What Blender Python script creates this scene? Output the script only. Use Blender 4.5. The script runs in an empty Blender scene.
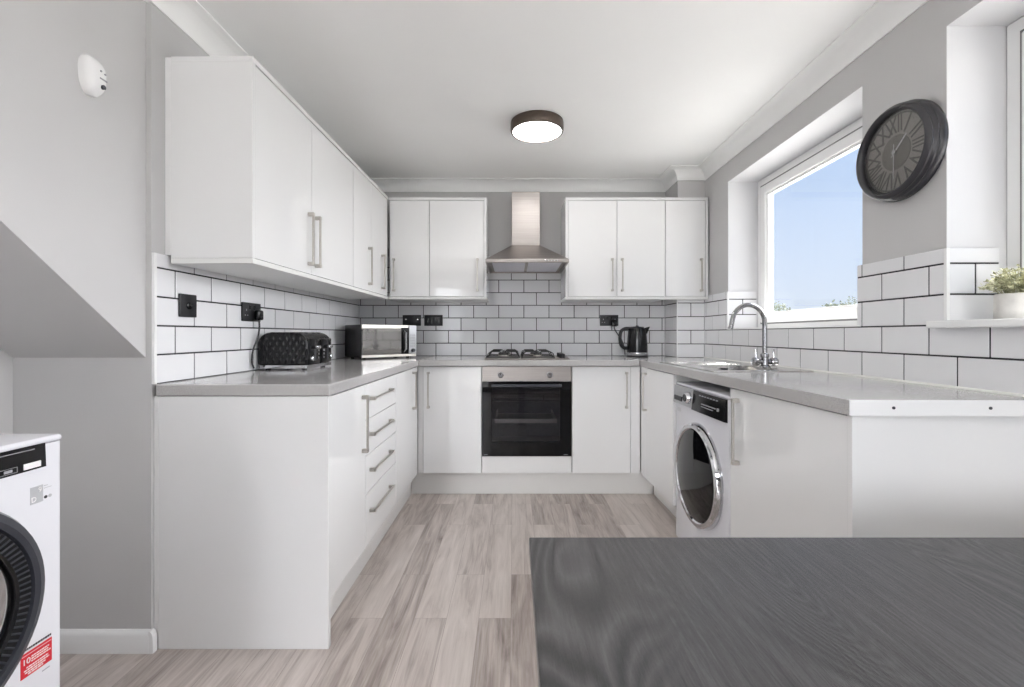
import bpy, bmesh, math, random
from mathutils import Vector, Matrix
random.seed(7)
PI = math.pi
scene = bpy.context.scene
COL = scene.collection

# ------------------------------------------------------------------ materials
def srgb(r, g, b):
    f = lambda c: (c/12.92 if c <= .04045 else ((c+.055)/1.055)**2.4)
    return (f(r/255), f(g/255), f(b/255), 1)

class NT:
    def __init__(s, name):
        s.m = bpy.data.materials.new(name); s.m.use_nodes = True
        s.n = s.m.node_tree.nodes; s.l = s.m.node_tree.links
        s.b = s.n['Principled BSDF']; s.out = s.n['Material Output']
    def node(s, t, **kw):
        n = s.n.new(t)
        for k, v in kw.items():
            if k in n.inputs.keys(): n.inputs[k].default_value = v
            else: setattr(n, k, v)
        return n
    def link(s, a, b): s.l.new(a, b)
    def coord(s, scale=(1, 1, 1), rot=(0, 0, 0), loc=(0, 0, 0)):
        tc = s.n.new('ShaderNodeTexCoord'); mp = s.n.new('ShaderNodeMapping')
        mp.inputs['Scale'].default_value = scale; mp.inputs['Rotation'].default_value = rot
        mp.inputs['Location'].default_value = loc
        s.link(tc.outputs['Object'], mp.inputs['Vector']); return mp.outputs['Vector']
    def ramp(s, fac, stops):
        r = s.n.new('ShaderNodeValToRGB'); e = r.color_ramp.elements
        while len(e) < len(stops): e.new(.5)
        for i, (p, c) in enumerate(stops): e[i].position = p; e[i].color = c
        s.link(fac, r.inputs['Fac']); return r.outputs['Color']
    def bump(s, h, strength=.2, dist=.01):
        b = s.n.new('ShaderNodeBump'); b.inputs['Strength'].default_value = strength
        b.inputs['Distance'].default_value = dist
        s.link(h, b.inputs['Height']); s.link(b.outputs['Normal'], s.b.inputs['Normal'])

def mat(name, col, rough=.5, metal=0., coat=0., noise=None, bump=None, spec=.5):
    """plain surface with a faint procedural mottling (noise=(scale, amount)) and bump=(scale, strength)"""
    t = NT(name); t.b.inputs['Roughness'].default_value = rough
    t.b.inputs['Metallic'].default_value = metal; t.b.inputs['Coat Weight'].default_value = coat
    t.b.inputs['Coat Roughness'].default_value = .03
    t.b.inputs['Specular IOR Level'].default_value = spec
    t.b.inputs['Base Color'].default_value = col
    if noise:
        n = t.node('ShaderNodeTexNoise'); n.inputs['Scale'].default_value = noise[0]; n.inputs['Detail'].default_value = 3
        t.link(t.coord(), n.inputs['Vector'])
        a = noise[1]; lo = tuple(c*(1-a) for c in col[:3])+(1,); hi = tuple(min(1, c*(1+a)) for c in col[:3])+(1,)
        t.link(t.ramp(n.outputs['Fac'], [(.3, lo), (.7, hi)]), t.b.inputs['Base Color'])
    if bump:
        n = t.node('ShaderNodeTexNoise'); n.inputs['Scale'].default_value = bump[0]; n.inputs['Detail'].default_value = 4
        t.link(t.coord(), n.inputs['Vector']); t.bump(n.outputs['Fac'], bump[1], .004)
    return t.m

M = {}
M['paint'] = mat('grey_wall_paint', srgb(197, 196, 196), .75, noise=(3, .015), bump=(220, .05))
M['white_paint'] = mat('white_wall_paint', srgb(216, 216, 218), .7, noise=(3, .01), bump=(220, .04))
M['ceil'] = mat('ceiling_paint', srgb(246, 246, 245), .85, noise=(2, .012), bump=(120, .04))
M['gloss'] = mat('gloss_white_laminate', srgb(235, 235, 235), .07, coat=.3, noise=(2, .006))
M['carcass'] = mat('white_melamine', srgb(230, 230, 228), .3, noise=(4, .008))
M['plinth'] = mat('plinth_laminate', srgb(228, 227, 225), .25, noise=(4, .008))
M['tile'] = mat('white_glazed_tile', srgb(231, 231, 233), .09, noise=(6, .012), bump=(14, .03))
M['grout'] = mat('dark_grout', srgb(44, 44, 48), .9, noise=(60, .15))
M['upvc'] = mat('white_upvc', srgb(240, 240, 240), .25, noise=(5, .006))
M['gasket'] = mat('grey_rubber_gasket', srgb(112, 112, 114), .6, noise=(30, .1))
M['steel'] = mat('brushed_nickel', srgb(190, 186, 180), .32, metal=1., noise=(160, .05))
M['chrome'] = mat('polished_chrome', srgb(205, 205, 208), .08, metal=1., noise=(20, .02))
M['black'] = mat('black_gloss_plastic', srgb(18, 18, 20), .14, noise=(30, .08), spec=.4)
M['black_satin'] = mat('black_satin_plastic', srgb(30, 30, 33), .38, noise=(40, .08))
M['black_glass'] = mat('black_oven_glass', srgb(10, 10, 12), .04, noise=(10, .05), spec=.3)
M['cone_black'] = mat('matt_black_plastic', srgb(16, 16, 18), .5, noise=(40, .08), spec=.25)
M['tapchrome'] = mat('tap_chrome', srgb(158, 158, 160), .14, metal=1., noise=(20, .02))
M['ovengrey'] = mat('oven_enamel_grey', srgb(120, 120, 124), .35, noise=(90, .2))
M['iron'] = mat('cast_iron', srgb(38, 37, 37), .5, noise=(60, .15), bump=(200, .2))
M['enamel'] = mat('white_appliance_enamel', srgb(222, 222, 227), .18, noise=(5, .006))
M['silver'] = mat('silver_plastic', srgb(170, 171, 174), .3, metal=.6, noise=(60, .03))
M['darkgrey'] = mat('dark_grey_plastic', srgb(48, 50, 57), .3, noise=(40, .06))
M['label_red'] = mat('red_label', srgb(205, 28, 44), .4, noise=(40, .05))
M['label_white'] = mat('white_print', srgb(238, 235, 235), .5, noise=(60, .03))
M['label_pink'] = mat('pale_print', srgb(238, 190, 192), .5, noise=(60, .03))
M['label_grey'] = mat('grey_label', srgb(176, 177, 180), .4, noise=(60, .03))
M['ink'] = mat('dark_print', srgb(44, 44, 48), .5, noise=(60, .05))
M['ink_grey'] = mat('grey_print', srgb(150, 150, 154), .5, noise=(60, .03))
M['concrete'] = mat('pale_concrete', srgb(205, 203, 199), .8, noise=(30, .08), bump=(60, .3))
M['soil'] = mat('potting_soil', srgb(60, 48, 38), .9, noise=(80, .3), bump=(90, .8))
M['clock_face'] = mat('clock_face_grey', srgb(136, 132, 127), .5, noise=(14, .05))
M['clock_dark'] = mat('clock_centre_grey', srgb(98, 94, 90), .45, noise=(14, .05))
M['clock_num'] = mat('clock_numeral_grey', srgb(74, 71, 69), .45, noise=(14, .05))
M['clock_rim'] = mat('clock_rim_charcoal', srgb(50, 49, 53), .22, noise=(14, .05))
M['bronze'] = mat('dark_bronze', srgb(92, 80, 72), .35, metal=.5, noise=(30, .05))
M['rim_white'] = mat('hood_filter_grey', srgb(226, 226, 234), .5, metal=0., noise=(200, .05))
M['bark'] = mat('tree_bark', srgb(120, 108, 96), .9, noise=(8, .2), bump=(20, .5))
M['bead'] = mat('white_sealant', srgb(238, 238, 234), .4, noise=(30, .01))

def wood_floor():
    t = NT('grey_oak_vinyl_floor')
    v = t.coord(rot=(0, 0, PI/2), loc=(.03, .012, 0))
    br = t.node('ShaderNodeTexBrick', offset=.37, offset_frequency=2)
    for k, val in (('Scale', 1), ('Mortar Size', .0008), ('Mortar Smooth', .3), ('Brick Width', .86), ('Row Height', .122), ('Bias', 0)):
        br.inputs[k].default_value = val
    br.inputs['Color1'].default_value = (0, 0, 0, 1); br.inputs['Color2'].default_value = (1, 1, 1, 1); br.inputs['Mortar'].default_value = (.35, .35, .35, 1)
    t.link(v, br.inputs['Vector'])
    # long grain
    g = t.node('ShaderNodeTexNoise'); g.inputs['Scale'].default_value = 1; g.inputs['Detail'].default_value = 6; g.inputs['Roughness'].default_value = .62; g.inputs['Distortion'].default_value = 1.3
    off = t.node('ShaderNodeVectorMath', operation='MULTIPLY_ADD'); off.inputs[1].default_value = (31, 17, 9)
    t.link(br.outputs['Color'], off.inputs[0]); t.link(t.coord(scale=(17, 1.9, 1)), off.inputs[2])
    t.link(off.outputs[0], g.inputs['Vector'])
    f = t.node('ShaderNodeTexNoise'); f.inputs['Scale'].default_value = 1; f.inputs['Detail'].default_value = 4
    t.link(t.coord(scale=(140, 5, 1)), f.inputs['Vector'])
    a = t.node('ShaderNodeMixRGB', blend_type='MIX'); a.inputs['Fac'].default_value = .25
    t.link(g.outputs['Fac'], a.inputs['Color1']); t.link(f.outputs['Fac'], a.inputs['Color2'])
    b = t.node('ShaderNodeMixRGB', blend_type='MIX'); b.inputs['Fac'].default_value = .17
    t.link(a.outputs['Color'], b.inputs['Color1']); t.link(br.outputs['Color'], b.inputs['Color2'])
    c = t.ramp(b.outputs['Color'], [(.27, srgb(104, 92, 86)), (.42, srgb(160, 149, 143)), (.55, srgb(190, 180, 174)), (.76, srgb(214, 205, 199))])
    dk = t.node('ShaderNodeMixRGB', blend_type='MULTIPLY'); t.link(br.outputs['Fac'], dk.inputs['Fac'])
    t.link(c, dk.inputs['Color1']); dk.inputs['Color2'].default_value = (.74, .72, .70, 1)
    t.link(dk.outputs['Color'], t.b.inputs['Base Color'])
    t.b.inputs['Roughness'].default_value = .34
    t.bump(a.outputs['Color'], .08, .002)
    return t.m
M['floor'] = wood_floor()

def table_wood():
    t = NT('black_brown_oak_veneer')
    wp = t.node('ShaderNodeTexNoise'); wp.inputs['Scale'].default_value = 1; wp.inputs['Detail'].default_value = 2
    t.link(t.coord(scale=(3.2, .75, 1), rot=(0, 0, .22)), wp.inputs['Vector'])
    sc_ = t.node('ShaderNodeMath', operation='MULTIPLY'); sc_.inputs[1].default_value = 92; t.link(wp.outputs['Fac'], sc_.inputs[0])
    sn = t.node('ShaderNodeMath', operation='PINGPONG'); sn.inputs[1].default_value = .5; t.link(sc_.outputs[0], sn.inputs[0])
    n = t.node('ShaderNodeTexNoise'); n.inputs['Scale'].default_value = 1; n.inputs['Detail'].default_value = 6; n.inputs['Roughness'].default_value = .75
    t.link(t.coord(scale=(150, 9, 1), rot=(0, 0, .22)), n.inputs['Vector'])
    ms = t.node('ShaderNodeTexNoise'); ms.inputs['Scale'].default_value = 1; ms.inputs['Detail'].default_value = 1
    t.link(t.coord(scale=(5, 1.6, 1), rot=(0, 0, .22), loc=(4, 2, 0)), ms.inputs['Vector'])
    mk = t.ramp(ms.outputs['Fac'], [(.42, (0, 0, 0, 1)), (.60, (.5, .5, .5, 1))])
    mx = t.node('ShaderNodeMixRGB', blend_type='MIX'); t.link(mk, mx.inputs['Fac'])
    d2 = t.node('ShaderNodeMath', operation='MULTIPLY'); d2.inputs[1].default_value = 1.6; t.link(sn.outputs[0], d2.inputs[0])
    t.link(n.outputs['Fac'], mx.inputs['Color1']); t.link(d2.outputs[0], mx.inputs['Color2'])
    t.link(t.ramp(mx.outputs['Color'], [(.32, srgb(26, 25, 26)), (.5, srgb(48, 46, 47)), (.68, srgb(71, 69, 70))]), t.b.inputs['Base Color'])
    t.b.inputs['Roughness'].default_value = .32; t.b.inputs['Specular IOR Level'].default_value = .6
    t.bump(n.outputs['Fac'], .55, .003)
    return t.m
M['table'] = table_wood()

def worktop_mat():
    t = NT('grey_speckled_laminate')
    n = t.node('ShaderNodeTexNoise'); n.inputs['Scale'].default_value = 420; n.inputs['Detail'].default_value = 2
    t.link(t.coord(), n.inputs['Vector'])
    t.link(t.ramp(n.outputs['Fac'], [(.3, srgb(162, 160, 159)), (.5, srgb(180, 178, 177)), (.72, srgb(197, 195, 194))]), t.b.inputs['Base Color'])
    t.b.inputs['Roughness'].default_value = .13
    return t.m
M['worktop'] = worktop_mat()

def brushed(name, col, rough, scale):
    t = NT(name); n = t.node('ShaderNodeTexNoise'); n.inputs['Scale'].default_value = 1; n.inputs['Detail'].default_value = 3
    t.link(t.coord(scale=scale), n.inputs['Vector'])
    lo = tuple(c*.9 for c in col[:3])+(1,); hi = tuple(min(1, c*1.08) for c in col[:3])+(1,)
    t.link(t.ramp(n.outputs['Fac'], [(.3, lo), (.7, hi)]), t.b.inputs['Base Color'])
    t.b.inputs['Metallic'].default_value = 1; t.b.inputs['Roughness'].default_value = rough
    t.bump(n.outputs['Fac'], .04, .001); return t.m
M['stainless'] = brushed('brushed_stainless', srgb(166, 160, 156), .4, (3, 3, 260))
M['sink'] = brushed('sink_steel', srgb(214, 212, 208), .2, (4, 160, 4))

def glass(name, tint=(1, 1, 1, 1), refl=.08):
    t = NT(name); t.n.remove(t.b)
    tr = t.node('ShaderNodeBsdfTransparent'); tr.inputs['Color'].default_value = tint
    gl = t.node('ShaderNodeBsdfGlossy'); gl.inputs['Roughness'].default_value = .02
    fr = t.node('ShaderNodeFresnel'); ge = t.node('ShaderNodeNewGeometry')
    io = t.node('ShaderNodeMath', operation='MULTIPLY_ADD'); io.inputs[1].default_value = 1/1.45-1.45; io.inputs[2].default_value = 1.45
    t.link(ge.outputs['Backfacing'], io.inputs[0]); t.link(io.outputs[0], fr.inputs['IOR'])
    mx = t.node('ShaderNodeMixShader')
    t.link(fr.outputs[0], mx.inputs[0]); t.link(tr.outputs[0], mx.inputs[1]); t.link(gl.outputs[0], mx.inputs[2])
    t.link(mx.outputs[0], t.out.inputs['Surface']); return t.m
M['glass'] = glass('window_glass')
M['clockglass'] = glass('clock_glass', (.97, .97, .97, 1))
M['ovenglass'] = glass('tinted_oven_glass', (.62, .62, .64, 1))

def emit(name, col, s):
    t = NT(name); t.b.inputs['Emission Color'].default_value = col; t.b.inputs['Emission Strength'].default_value = s
    t.b.inputs['Base Color'].default_value = (.9, .9, .9, 1)
    return t.m
M['diffuser'] = emit('lit_opal_diffuser', (1, .985, .98, 1), 32.)

def quilted():
    t = NT('black_diamond_plastic'); t.b.inputs['Base Color'].default_value = srgb(17, 17, 20)
    t.b.inputs['Roughness'].default_value = .16; t.b.inputs['Specular IOR Level'].default_value = .35
    hs = []
    for s in (1, -1):
        w = t.node('ShaderNodeTexWave', wave_type='BANDS', bands_direction='X', wave_profile='TRI')
        w.inputs['Scale'].default_value = 10; w.inputs['Distortion'].default_value = 0
        tc = t.n.new('ShaderNodeTexCoord'); mp = t.n.new('ShaderNodeMapping'); mp.inputs['Rotation'].default_value = (0, 0, 0)
        sep = t.node('ShaderNodeSeparateXYZ'); t.link(tc.outputs['Object'], sep.inputs[0])
        a = t.node('ShaderNodeMath', operation='ADD'); t.link(sep.outputs['X'], a.inputs[0]); t.link(sep.outputs['Y'], a.inputs[1])
        zz = t.node('ShaderNodeMath', operation='MULTIPLY'); t.link(sep.outputs['Z'], zz.inputs[0]); zz.inputs[1].default_value = .62*s
        a2 = t.node('ShaderNodeMath', operation='ADD'); t.link(a.outputs[0], a2.inputs[0]); t.link(zz.outputs[0], a2.inputs[1])
        cb = t.node('ShaderNodeCombineXYZ'); t.link(a2.outputs[0], cb.inputs[0]); t.link(cb.outputs[0], w.inputs['Vector']); hs.append(w)
    m = t.node('ShaderNodeMath', operation='MULTIPLY'); t.link(hs[0].outputs['Fac'], m.inputs[0]); t.link(hs[1].outputs['Fac'], m.inputs[1])
    t.bump(m.outputs[0], .6, .004); return t.m
M['quilt'] = quilted()

def leafmat(name, lo, hi, sc):
    t = NT(name); n = t.node('ShaderNodeTexNoise'); n.inputs['Scale'].default_value = sc
    t.link(t.coord(), n.inputs['Vector']); t.link(t.ramp(n.outputs['Fac'], [(.3, lo), (.7, hi)]), t.b.inputs['Base Color'])
    t.b.inputs['Roughness'].default_value = .6; return t.m
M['leaf'] = leafmat('variegated_leaf', srgb(112, 116, 84), srgb(222, 220, 186), 70)
M['tree'] = leafmat('tree_foliage', srgb(84, 92, 80), srgb(112, 120, 104), 1.2)
M['ground'] = leafmat('pale_bounce_ground', srgb(214, 212, 208), srgb(228, 226, 222), 2)  # unseen ground, lightened to bounce sunlight onto the ceiling

# ------------------------------------------------------------------ geometry helpers
class MB:
    def __init__(s): s.b = bmesh.new()
    def box(s, x0, x1, y0, y1, z0, z1, r=0., seg=2, which='all'):
        x0, x1 = min(x0, x1), max(x0, x1); y0, y1 = min(y0, y1), max(y0, y1); z0, z1 = min(z0, z1), max(z0, z1)
        b = s.b
        vs = [b.verts.new((x, y, z)) for z in (z0, z1) for y in (y0, y1) for x in (x0, x1)]
        fs = [b.faces.new([vs[i] for i in q]) for q in ((0, 2, 3, 1), (4, 5, 7, 6), (0, 1, 5, 4), (2, 6, 7, 3), (0, 4, 6, 2), (1, 3, 7, 5))]
        if r > 0:
            es = set(e for f in fs for e in f.edges)
            def ok(e):
                a, c = e.verts[0].co, e.verts[1].co
                if which == 'all': return True
                vert = abs(a.z-c.z) > 1e-9
                if which == 'vert': return vert
                if which == 'top': return vert or (a.z+c.z)/2 > z1-1e-9
                if which == 'toponly': return (a.z+c.z)/2 > z1-1e-9 and not vert
                return True
            es = [e for e in es if ok(e)]
            bmesh.ops.bevel(b, geom=es, offset=r, segments=seg, profile=.5, affect='EDGES', clamp_overlap=True)
        return s
    def prism(s, pts, axis, a, c):
        """pts: 2D polygon; axis 'x': pts=(y,z); 'y': pts=(x,z); 'z': pts=(x,y)"""
        f = {'x': lambda p, t: (t, p[0], p[1]), 'y': lambda p, t: (p[0], t, p[1]), 'z': lambda p, t: (p[0], p[1], t)}[axis]
        lo = [s.b.verts.new(f(p, a)) for p in pts]; hi = [s.b.verts.new(f(p, c)) for p in pts]
        n = len(pts); s.b.faces.new(lo[::-1]); s.b.faces.new(hi)
        for i in range(n): s.b.faces.new((lo[i], lo[(i+1) % n], hi[(i+1) % n], hi[i]))
        return s
    def lathe(s, prof, c=(0, 0, 0), axis='z', n=32, sx=1., sy=1.):
        """prof: list of (radius, height)"""
        def P(r, h, t):
            u, v = r*math.cos(t)*sx, r*math.sin(t)*sy
            q = {'z': (u, v, h), 'y': (u, h, v), 'x': (h, u, v)}[axis]
            return (c[0]+q[0], c[1]+q[1], c[2]+q[2])
        rings = []
        for r, h in prof:
            if r < 1e-7: rings.append([s.b.verts.new(P(0, h, 0))])
            else: rings.append([s.b.verts.new(P(r, h, 2*PI*i/n)) for i in range(n)])
        for A, B in zip(rings, rings[1:]):
            if len(A) == 1 and len(B) == 1: continue
            for i in range(n):
                j = (i+1) % n
                if len(A) == 1: s.b.faces.new((A[0], B[i], B[j]))
                elif len(B) == 1: s.b.faces.new((A[i], A[j], B[0]))
                else: s.b.faces.new((A[i], A[j], B[j], B[i]))
        return s
    def tube(s, pts, r, n=10, cap=True, rs=None):
        pts = [Vector(p) for p in pts]; rings = []
        up = Vector((0, 0, 1)); t0 = (pts[1]-pts[0]).normalized()
        if abs(t0.dot(up)) > .95: up = Vector((1, 0, 0))
        nrm = (up - t0*up.dot(t0)).normalized()
        for i, p in enumerate(pts):
            t = ((pts[min(i+1, len(pts)-1)]-pts[max(i-1, 0)])).normalized()
            nrm = (nrm - t*nrm.dot(t)).normalized(); bn = t.cross(nrm)
            rr = rs[i] if rs else r
            rings.append([s.b.verts.new(p+nrm*rr*math.cos(2*PI*k/n)+bn*rr*math.sin(2*PI*k/n)) for k in range(n)])
        for A, B in zip(rings, rings[1:]):
            for i in range(n): s.b.faces.new((A[i], A[(i+1) % n], B[(i+1) % n], B[i]))
        if cap: s.b.faces.new(rings[0][::-1]); s.b.faces.new(rings[-1])
        return s
    def quad(s, *ps):
        s.b.faces.new([s.b.verts.new(p) for p in ps]); return s
    def frame(s, x0, x1, z0, z1, w, y0, y1, r=0):
        """rectangular ring in the xz plane, depth y0..y1, bar width w"""
        s.box(x0, x0+w, y0, y1, z0, z1, r); s.box(x1-w, x1, y0, y1, z0, z1, r)
        s.box(x0+w, x1-w, y0, y1, z0, z0+w, r); s.box(x0+w, x1-w, y0, y1, z1-w, z1, r); return s
    def build(s, name, m, parent=None, off=None, smooth=None, mats=None, xf=None):
        bmesh.ops.recalc_face_normals(s.b, faces=s.b.faces)
        if xf is not None: bmesh.ops.transform(s.b, matrix=xf, verts=s.b.verts)
        o_ = off if off is not None else OFF.get(parent.name) if parent is not None else None
        if o_ is not None: bmesh.ops.translate(s.b, vec=-Vector(o_), verts=s.b.verts)
        me = bpy.data.meshes.new(name)
        if smooth:
            for f in s.b.faces: f.smooth = True
            for e in s.b.edges:
                if len(e.link_faces) == 2 and e.calc_face_angle(0) > smooth: e.smooth = False
        s.b.to_mesh(me); s.b.free()
        me.materials.append(m)
        o = bpy.data.objects.new(name, me); COL.objects.link(o)
        if parent is not None:
            o.parent = parent
            if parent.name in OFF and parent.type != 'EMPTY' or off is None and parent.name in OFF: OFF[o.name] = OFF[parent.name]
        return o
OFF = {}
S30 = math.radians(32)

def thing(name, label, cat, loc=(0, 0, 0), rz=0., group=None, off=None):
    o = bpy.data.objects.new(name, None); COL.objects.link(o); o.empty_display_size = .05
    o.location = loc; o.rotation_euler = (0, 0, rz); o['label'] = label; o['category'] = cat
    if group: o['group'] = group
    if off is not None: OFF[o.name] = off
    return o
def tag(o, label, cat, group=None):
    o['label'] = label; o['category'] = cat
    if group: o['group'] = group
    return o
def struct(o): o['kind'] = 'structure'; return o
def sempty(name, loc=(0, 0, 0), rz=0.):
    o = bpy.data.objects.new(name, None); COL.objects.link(o); o.location = loc; o.rotation_euler = (0, 0, rz)
    o['kind'] = 'structure'; return o

def text(name, body, size, m, parent, loc, rot, sx=1., ext=.0006):
    c = bpy.data.curves.new(name, 'FONT'); c.body = body; c.size = size; c.align_x = 'CENTER'; c.align_y = 'CENTER'; c.extrude = ext
    t = bpy.data.objects.new('tmp', c); COL.objects.link(t)
    bpy.context.view_layer.update()
    me = bpy.data.meshes.new_from_object(t.evaluated_get(bpy.context.evaluated_depsgraph_get()))
    bpy.data.objects.remove(t); me.name = name; me.materials.clear(); me.materials.append(m)
    o = bpy.data.objects.new(name, me); COL.objects.link(o); o.parent = parent
    o.location = loc; o.rotation_euler = rot; o.scale = (sx, 1, 1); return o

# ------------------------------------------------------------------ key dimensions (metres; x right, y into the room, z up)
WL, WB, WR = -1.238, 3.661, 1.408          # painted wall faces
TL, TB, TR = -1.228, 3.651, 1.400          # tile faces
PX, PY = 1.206, 3.388                      # boxed-in pier in the back right corner
ZC = 2.295
ALC = -1.71                                # alcove under the stairs
NIB = 1.57
REAR = -2.6
ZT = .909                                  # worktop top
ZU = .868                                  # worktop underside
SILL, HEAD = 1.112, 2.083
W1 = (1.859, 3.024); W2 = (-.30, 1.497)

# ------------------------------------------------------------------ room shell
struct(MB().box(ALC-.2, 1.70, REAR-.2, WB+.2, -.12, 0).build('floor', M['floor']))
struct(MB().box(ALC-.2, 1.70, REAR-.2, WB+.2, ZC, ZC+.12).build('ceiling', M['ceil']))
struct(MB().box(ALC-.2, 1.70, WB, WB+.2, 0, ZC).build('wall_back', M['paint']))
struct(MB().box(PX, 1.43, PY, WB+.02, 0, ZC).build('wall_pier', M['paint']))
# left side: kitchen wall, nib facing the camera, stair block with sloping soffit, alcove wall
struct(MB().box(ALC-.2, WL, NIB, WB+.1, 0, ZC).build('wall_left', M['paint']))
struct(MB().box(ALC-.2, ALC, REAR-.1, NIB+.02, 0, ZC).build('wall_alcove', M['paint']))
sl = .806; ysoff = lambda z: NIB-(z-1.0)/sl
struct(MB().prism([(NIB, 1.0), (NIB, ZC), (ysoff(ZC), ZC)], 'x', ALC-.01, -1.256).build('wall_stair', M['paint']))
# right wall with two window openings: grey face, white reveals
def right_wall():
    m = MB(); b = m
    X0, X1 = WR, 1.70
    m.box(X0, X1, REAR-.2, WB+.1, 0, SILL-.012); m.box(X0, X1, REAR-.2, WB+.1, HEAD, ZC)
    m.box(X0, X1, W1[1], WB+.1, SILL-.012, HEAD); m.box(X0, X1, W2[1], W1[0], SILL-.012, HEAD); m.box(X0, X1, REAR-.2, W2[0], SILL-.012, HEAD)
    o = m.build('wall_right', M['paint']); o.data.materials.append(M['white_paint'])
    for p in o.data.polygons:
        if abs(p.normal.x) < .5: p.material_index = 1
    return struct(o)
right_wall()
# unseen rear wall; door and window openings added to let light in
DX0, DX1, DZ = -1.66, -.42, 2.08
m = MB(); m.box(ALC-.2, DX0, REAR-.2, REAR, 0, ZC); RX0, RX1, RZ0 = -.25, 1.10, .95
m.box(DX1, RX0, REAR-.2, REAR, 0, ZC); m.box(RX1, 1.70, REAR-.2, REAR, 0, ZC); m.box(RX0, RX1, REAR-.2, REAR, 0, RZ0); m.box(RX0, RX1, REAR-.2, REAR, DZ, ZC); m.box(DX0, DX1, REAR-.2, REAR, DZ, ZC)
struct(m.build('wall_rear', M['paint']))
DM = (DX0+DX1)/2
pd = sempty('door_added', (0, REAR-.1, 0))  # unseen glazed door, added so light enters from behind the camera
m = MB(); m.frame(DX0+.002, DX1-.002, .002, DZ-.002, .07, -.035, .035, .004); m.box(DM-.045, DM+.045, -.035, .035, .07, DZ-.07, .004); m.build('door_frame', M['upvc'], pd)
m = MB(); m.box(DX0+.07, DM-.045, -.006, .006, .07, DZ-.07); m.box(DM+.045, DX1-.07, -.006, .006, .07, DZ-.07); m.build('pane', M['glass'], pd)

rw = sempty('window_3', ((RX0+RX1)/2, REAR-.1, 0)); hw_ = (RX1-RX0)/2-.002  # unseen window, added to let light reach the right end panel
m = MB(); m.frame(-hw_, hw_, RZ0+.002, DZ-.002, .06, -.035, .035, .004); m.box(-.03, .03, -.035, .035, RZ0+.06, DZ-.06, .004); m.build('window_frame', M['upvc'], rw)
m = MB(); m.box(-hw_+.06, -.03, -.006, .006, RZ0+.06, DZ-.06); m.box(.03, hw_-.06, -.006, .006, RZ0+.06, DZ-.06); m.build('pane', M['glass'], rw)

# coving swept round the room
def sweep(path, prof, name, m):
    mb = MB(); n = len(path); rings = []
    P = [Vector(p) for p in path]
    for i in range(n):
        d0 = (P[i]-P[i-1]).normalized() if i > 0 else (P[1]-P[0]).normalized()
        d1 = (P[i+1]-P[i]).normalized() if i < n-1 else d0
        n0 = Vector((d0.y, -d0.x)); n1 = Vector((d1.y, -d1.x))
        k = (n0+n1); k = k/(k.dot(n0)) if k.length > 1e-6 else n0
        rings.append([mb.b.verts.new((P[i].x+k.x*o, P[i].y+k.y*o, z)) for o, z in prof])
    q = len(prof)
    for A, B in zip(rings, rings[1:]):
        for i in range(q): mb.b.faces.new((A[i], A[(i+1) % q], B[(i+1) % q], B[i]))
    mb.b.faces.new(rings[0]); mb.b.faces.new(rings[-1][::-1])
    return struct(mb.build(name, m, smooth=math.radians(25)))
c, zb = .085, ZC-.082
prof = [(-.015, ZC+.003), (-.015, zb), (.006, zb), (.007, zb+.007)]
for i in range(1, 9):
    a = i/9*PI/2
    prof.append((.007+(c-.014)*(1-math.cos(a)), zb+.007+(.082-.014)*math.sin(a)))
prof += [(c-.006, ZC-.007), (c, ZC-.006), (c, ZC+.003)]
sweep([(WL-.001, -.05), (WL-.001, WB), (PX, WB), (PX, PY), (WR, PY), (WR, REAR)], prof, 'trim_1', M['ceil'])

# skirting along the nib with its little return
m = MB()
m.prism([(NIB, 0), (NIB-.016, 0), (NIB-.016, .06), (NIB-.012, .07), (NIB-.006, .075), (NIB, .075)], 'x', ALC, -1.236)
m.prism([(-1.2355, 0), (-1.2205, 0), (-1.2205, .055), (-1.225, .069), (-1.232, .075), (-1.2355, .075)], 'y', NIB-.016, NIB+.003)
struct(m.build('baseboard_left', M['upvc'], smooth=S30))

# ------------------------------------------------------------------ glazed metro tiles
TW, TH, TT, GR = .1995, .1003, .0085, .0054
ROW0 = ZT
RS = ZT+2*TH
def tiles(name, axis, face, out, u0, u1, v0, v1, ph, par=0, holes=(), parent=None):
    """axis 'x': wall in y-z plane at x=face ; axis 'y': wall in x-z plane. out = +1/-1 direction of the room along that axis.
    ph = position of a joint in row 0."""
    tb, gb = MB(), MB()
    def put(mb, a0, a1, b0, b1, d0, d1, r=0):
        if axis == 'x': mb.box(face+out*d0, face+out*d1, a0, a1, b0, b1, r)
        else: mb.box(a0, a1, face+out*d0, face+out*d1, b0, b1, r)
    put(gb, u0, u1, v0, v1, -TT-.002, -.0022)
    k0 = int((v0-ROW0)/TH)-1
    for k in range(k0, k0+14):
        z0, z1 = ROW0+k*TH, ROW0+(k+1)*TH
        zz0, zz1 = max(z0+GR/2, v0), min(z1-GR/2, v1)
        if zz1-zz0 < .012: continue
        off = ph+((k+par) % 2)*TW/2
        i0 = math.floor((u0-off)/TW)
        for i in range(i0, i0+40):
            a0, a1 = max(off+i*TW+GR/2, u0), min(off+(i+1)*TW-GR/2, u1)
            if a1-a0 < .006: continue
            put(tb, a0, a1, zz0, zz1, -TT, 0, .0016)
    o = gb.build('grout_'+name if False else 'grout', M['grout'], parent); struct(o)
    t = tb.build('wall_tiles', M['tile'], parent); struct(t)
TOPT = 1.360
def tile_root(n): return sempty(n)
r = tile_root('trim_2'); tiles('left', 'x', TL, 1, NIB+.012, TB, ZT, TOPT, 1.669, 1, parent=r)
struct(MB().box(WL+.0005, TL+.001, NIB, NIB+.0115, ZT+.0005, TOPT, .001).build('tile_edging', M['upvc'], r))
r = tile_root('trim_3'); tiles('back', 'y', TB, -1, TL, PX-.010, ZT, 1.70, -.1214+.1, 0, parent=r)
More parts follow.
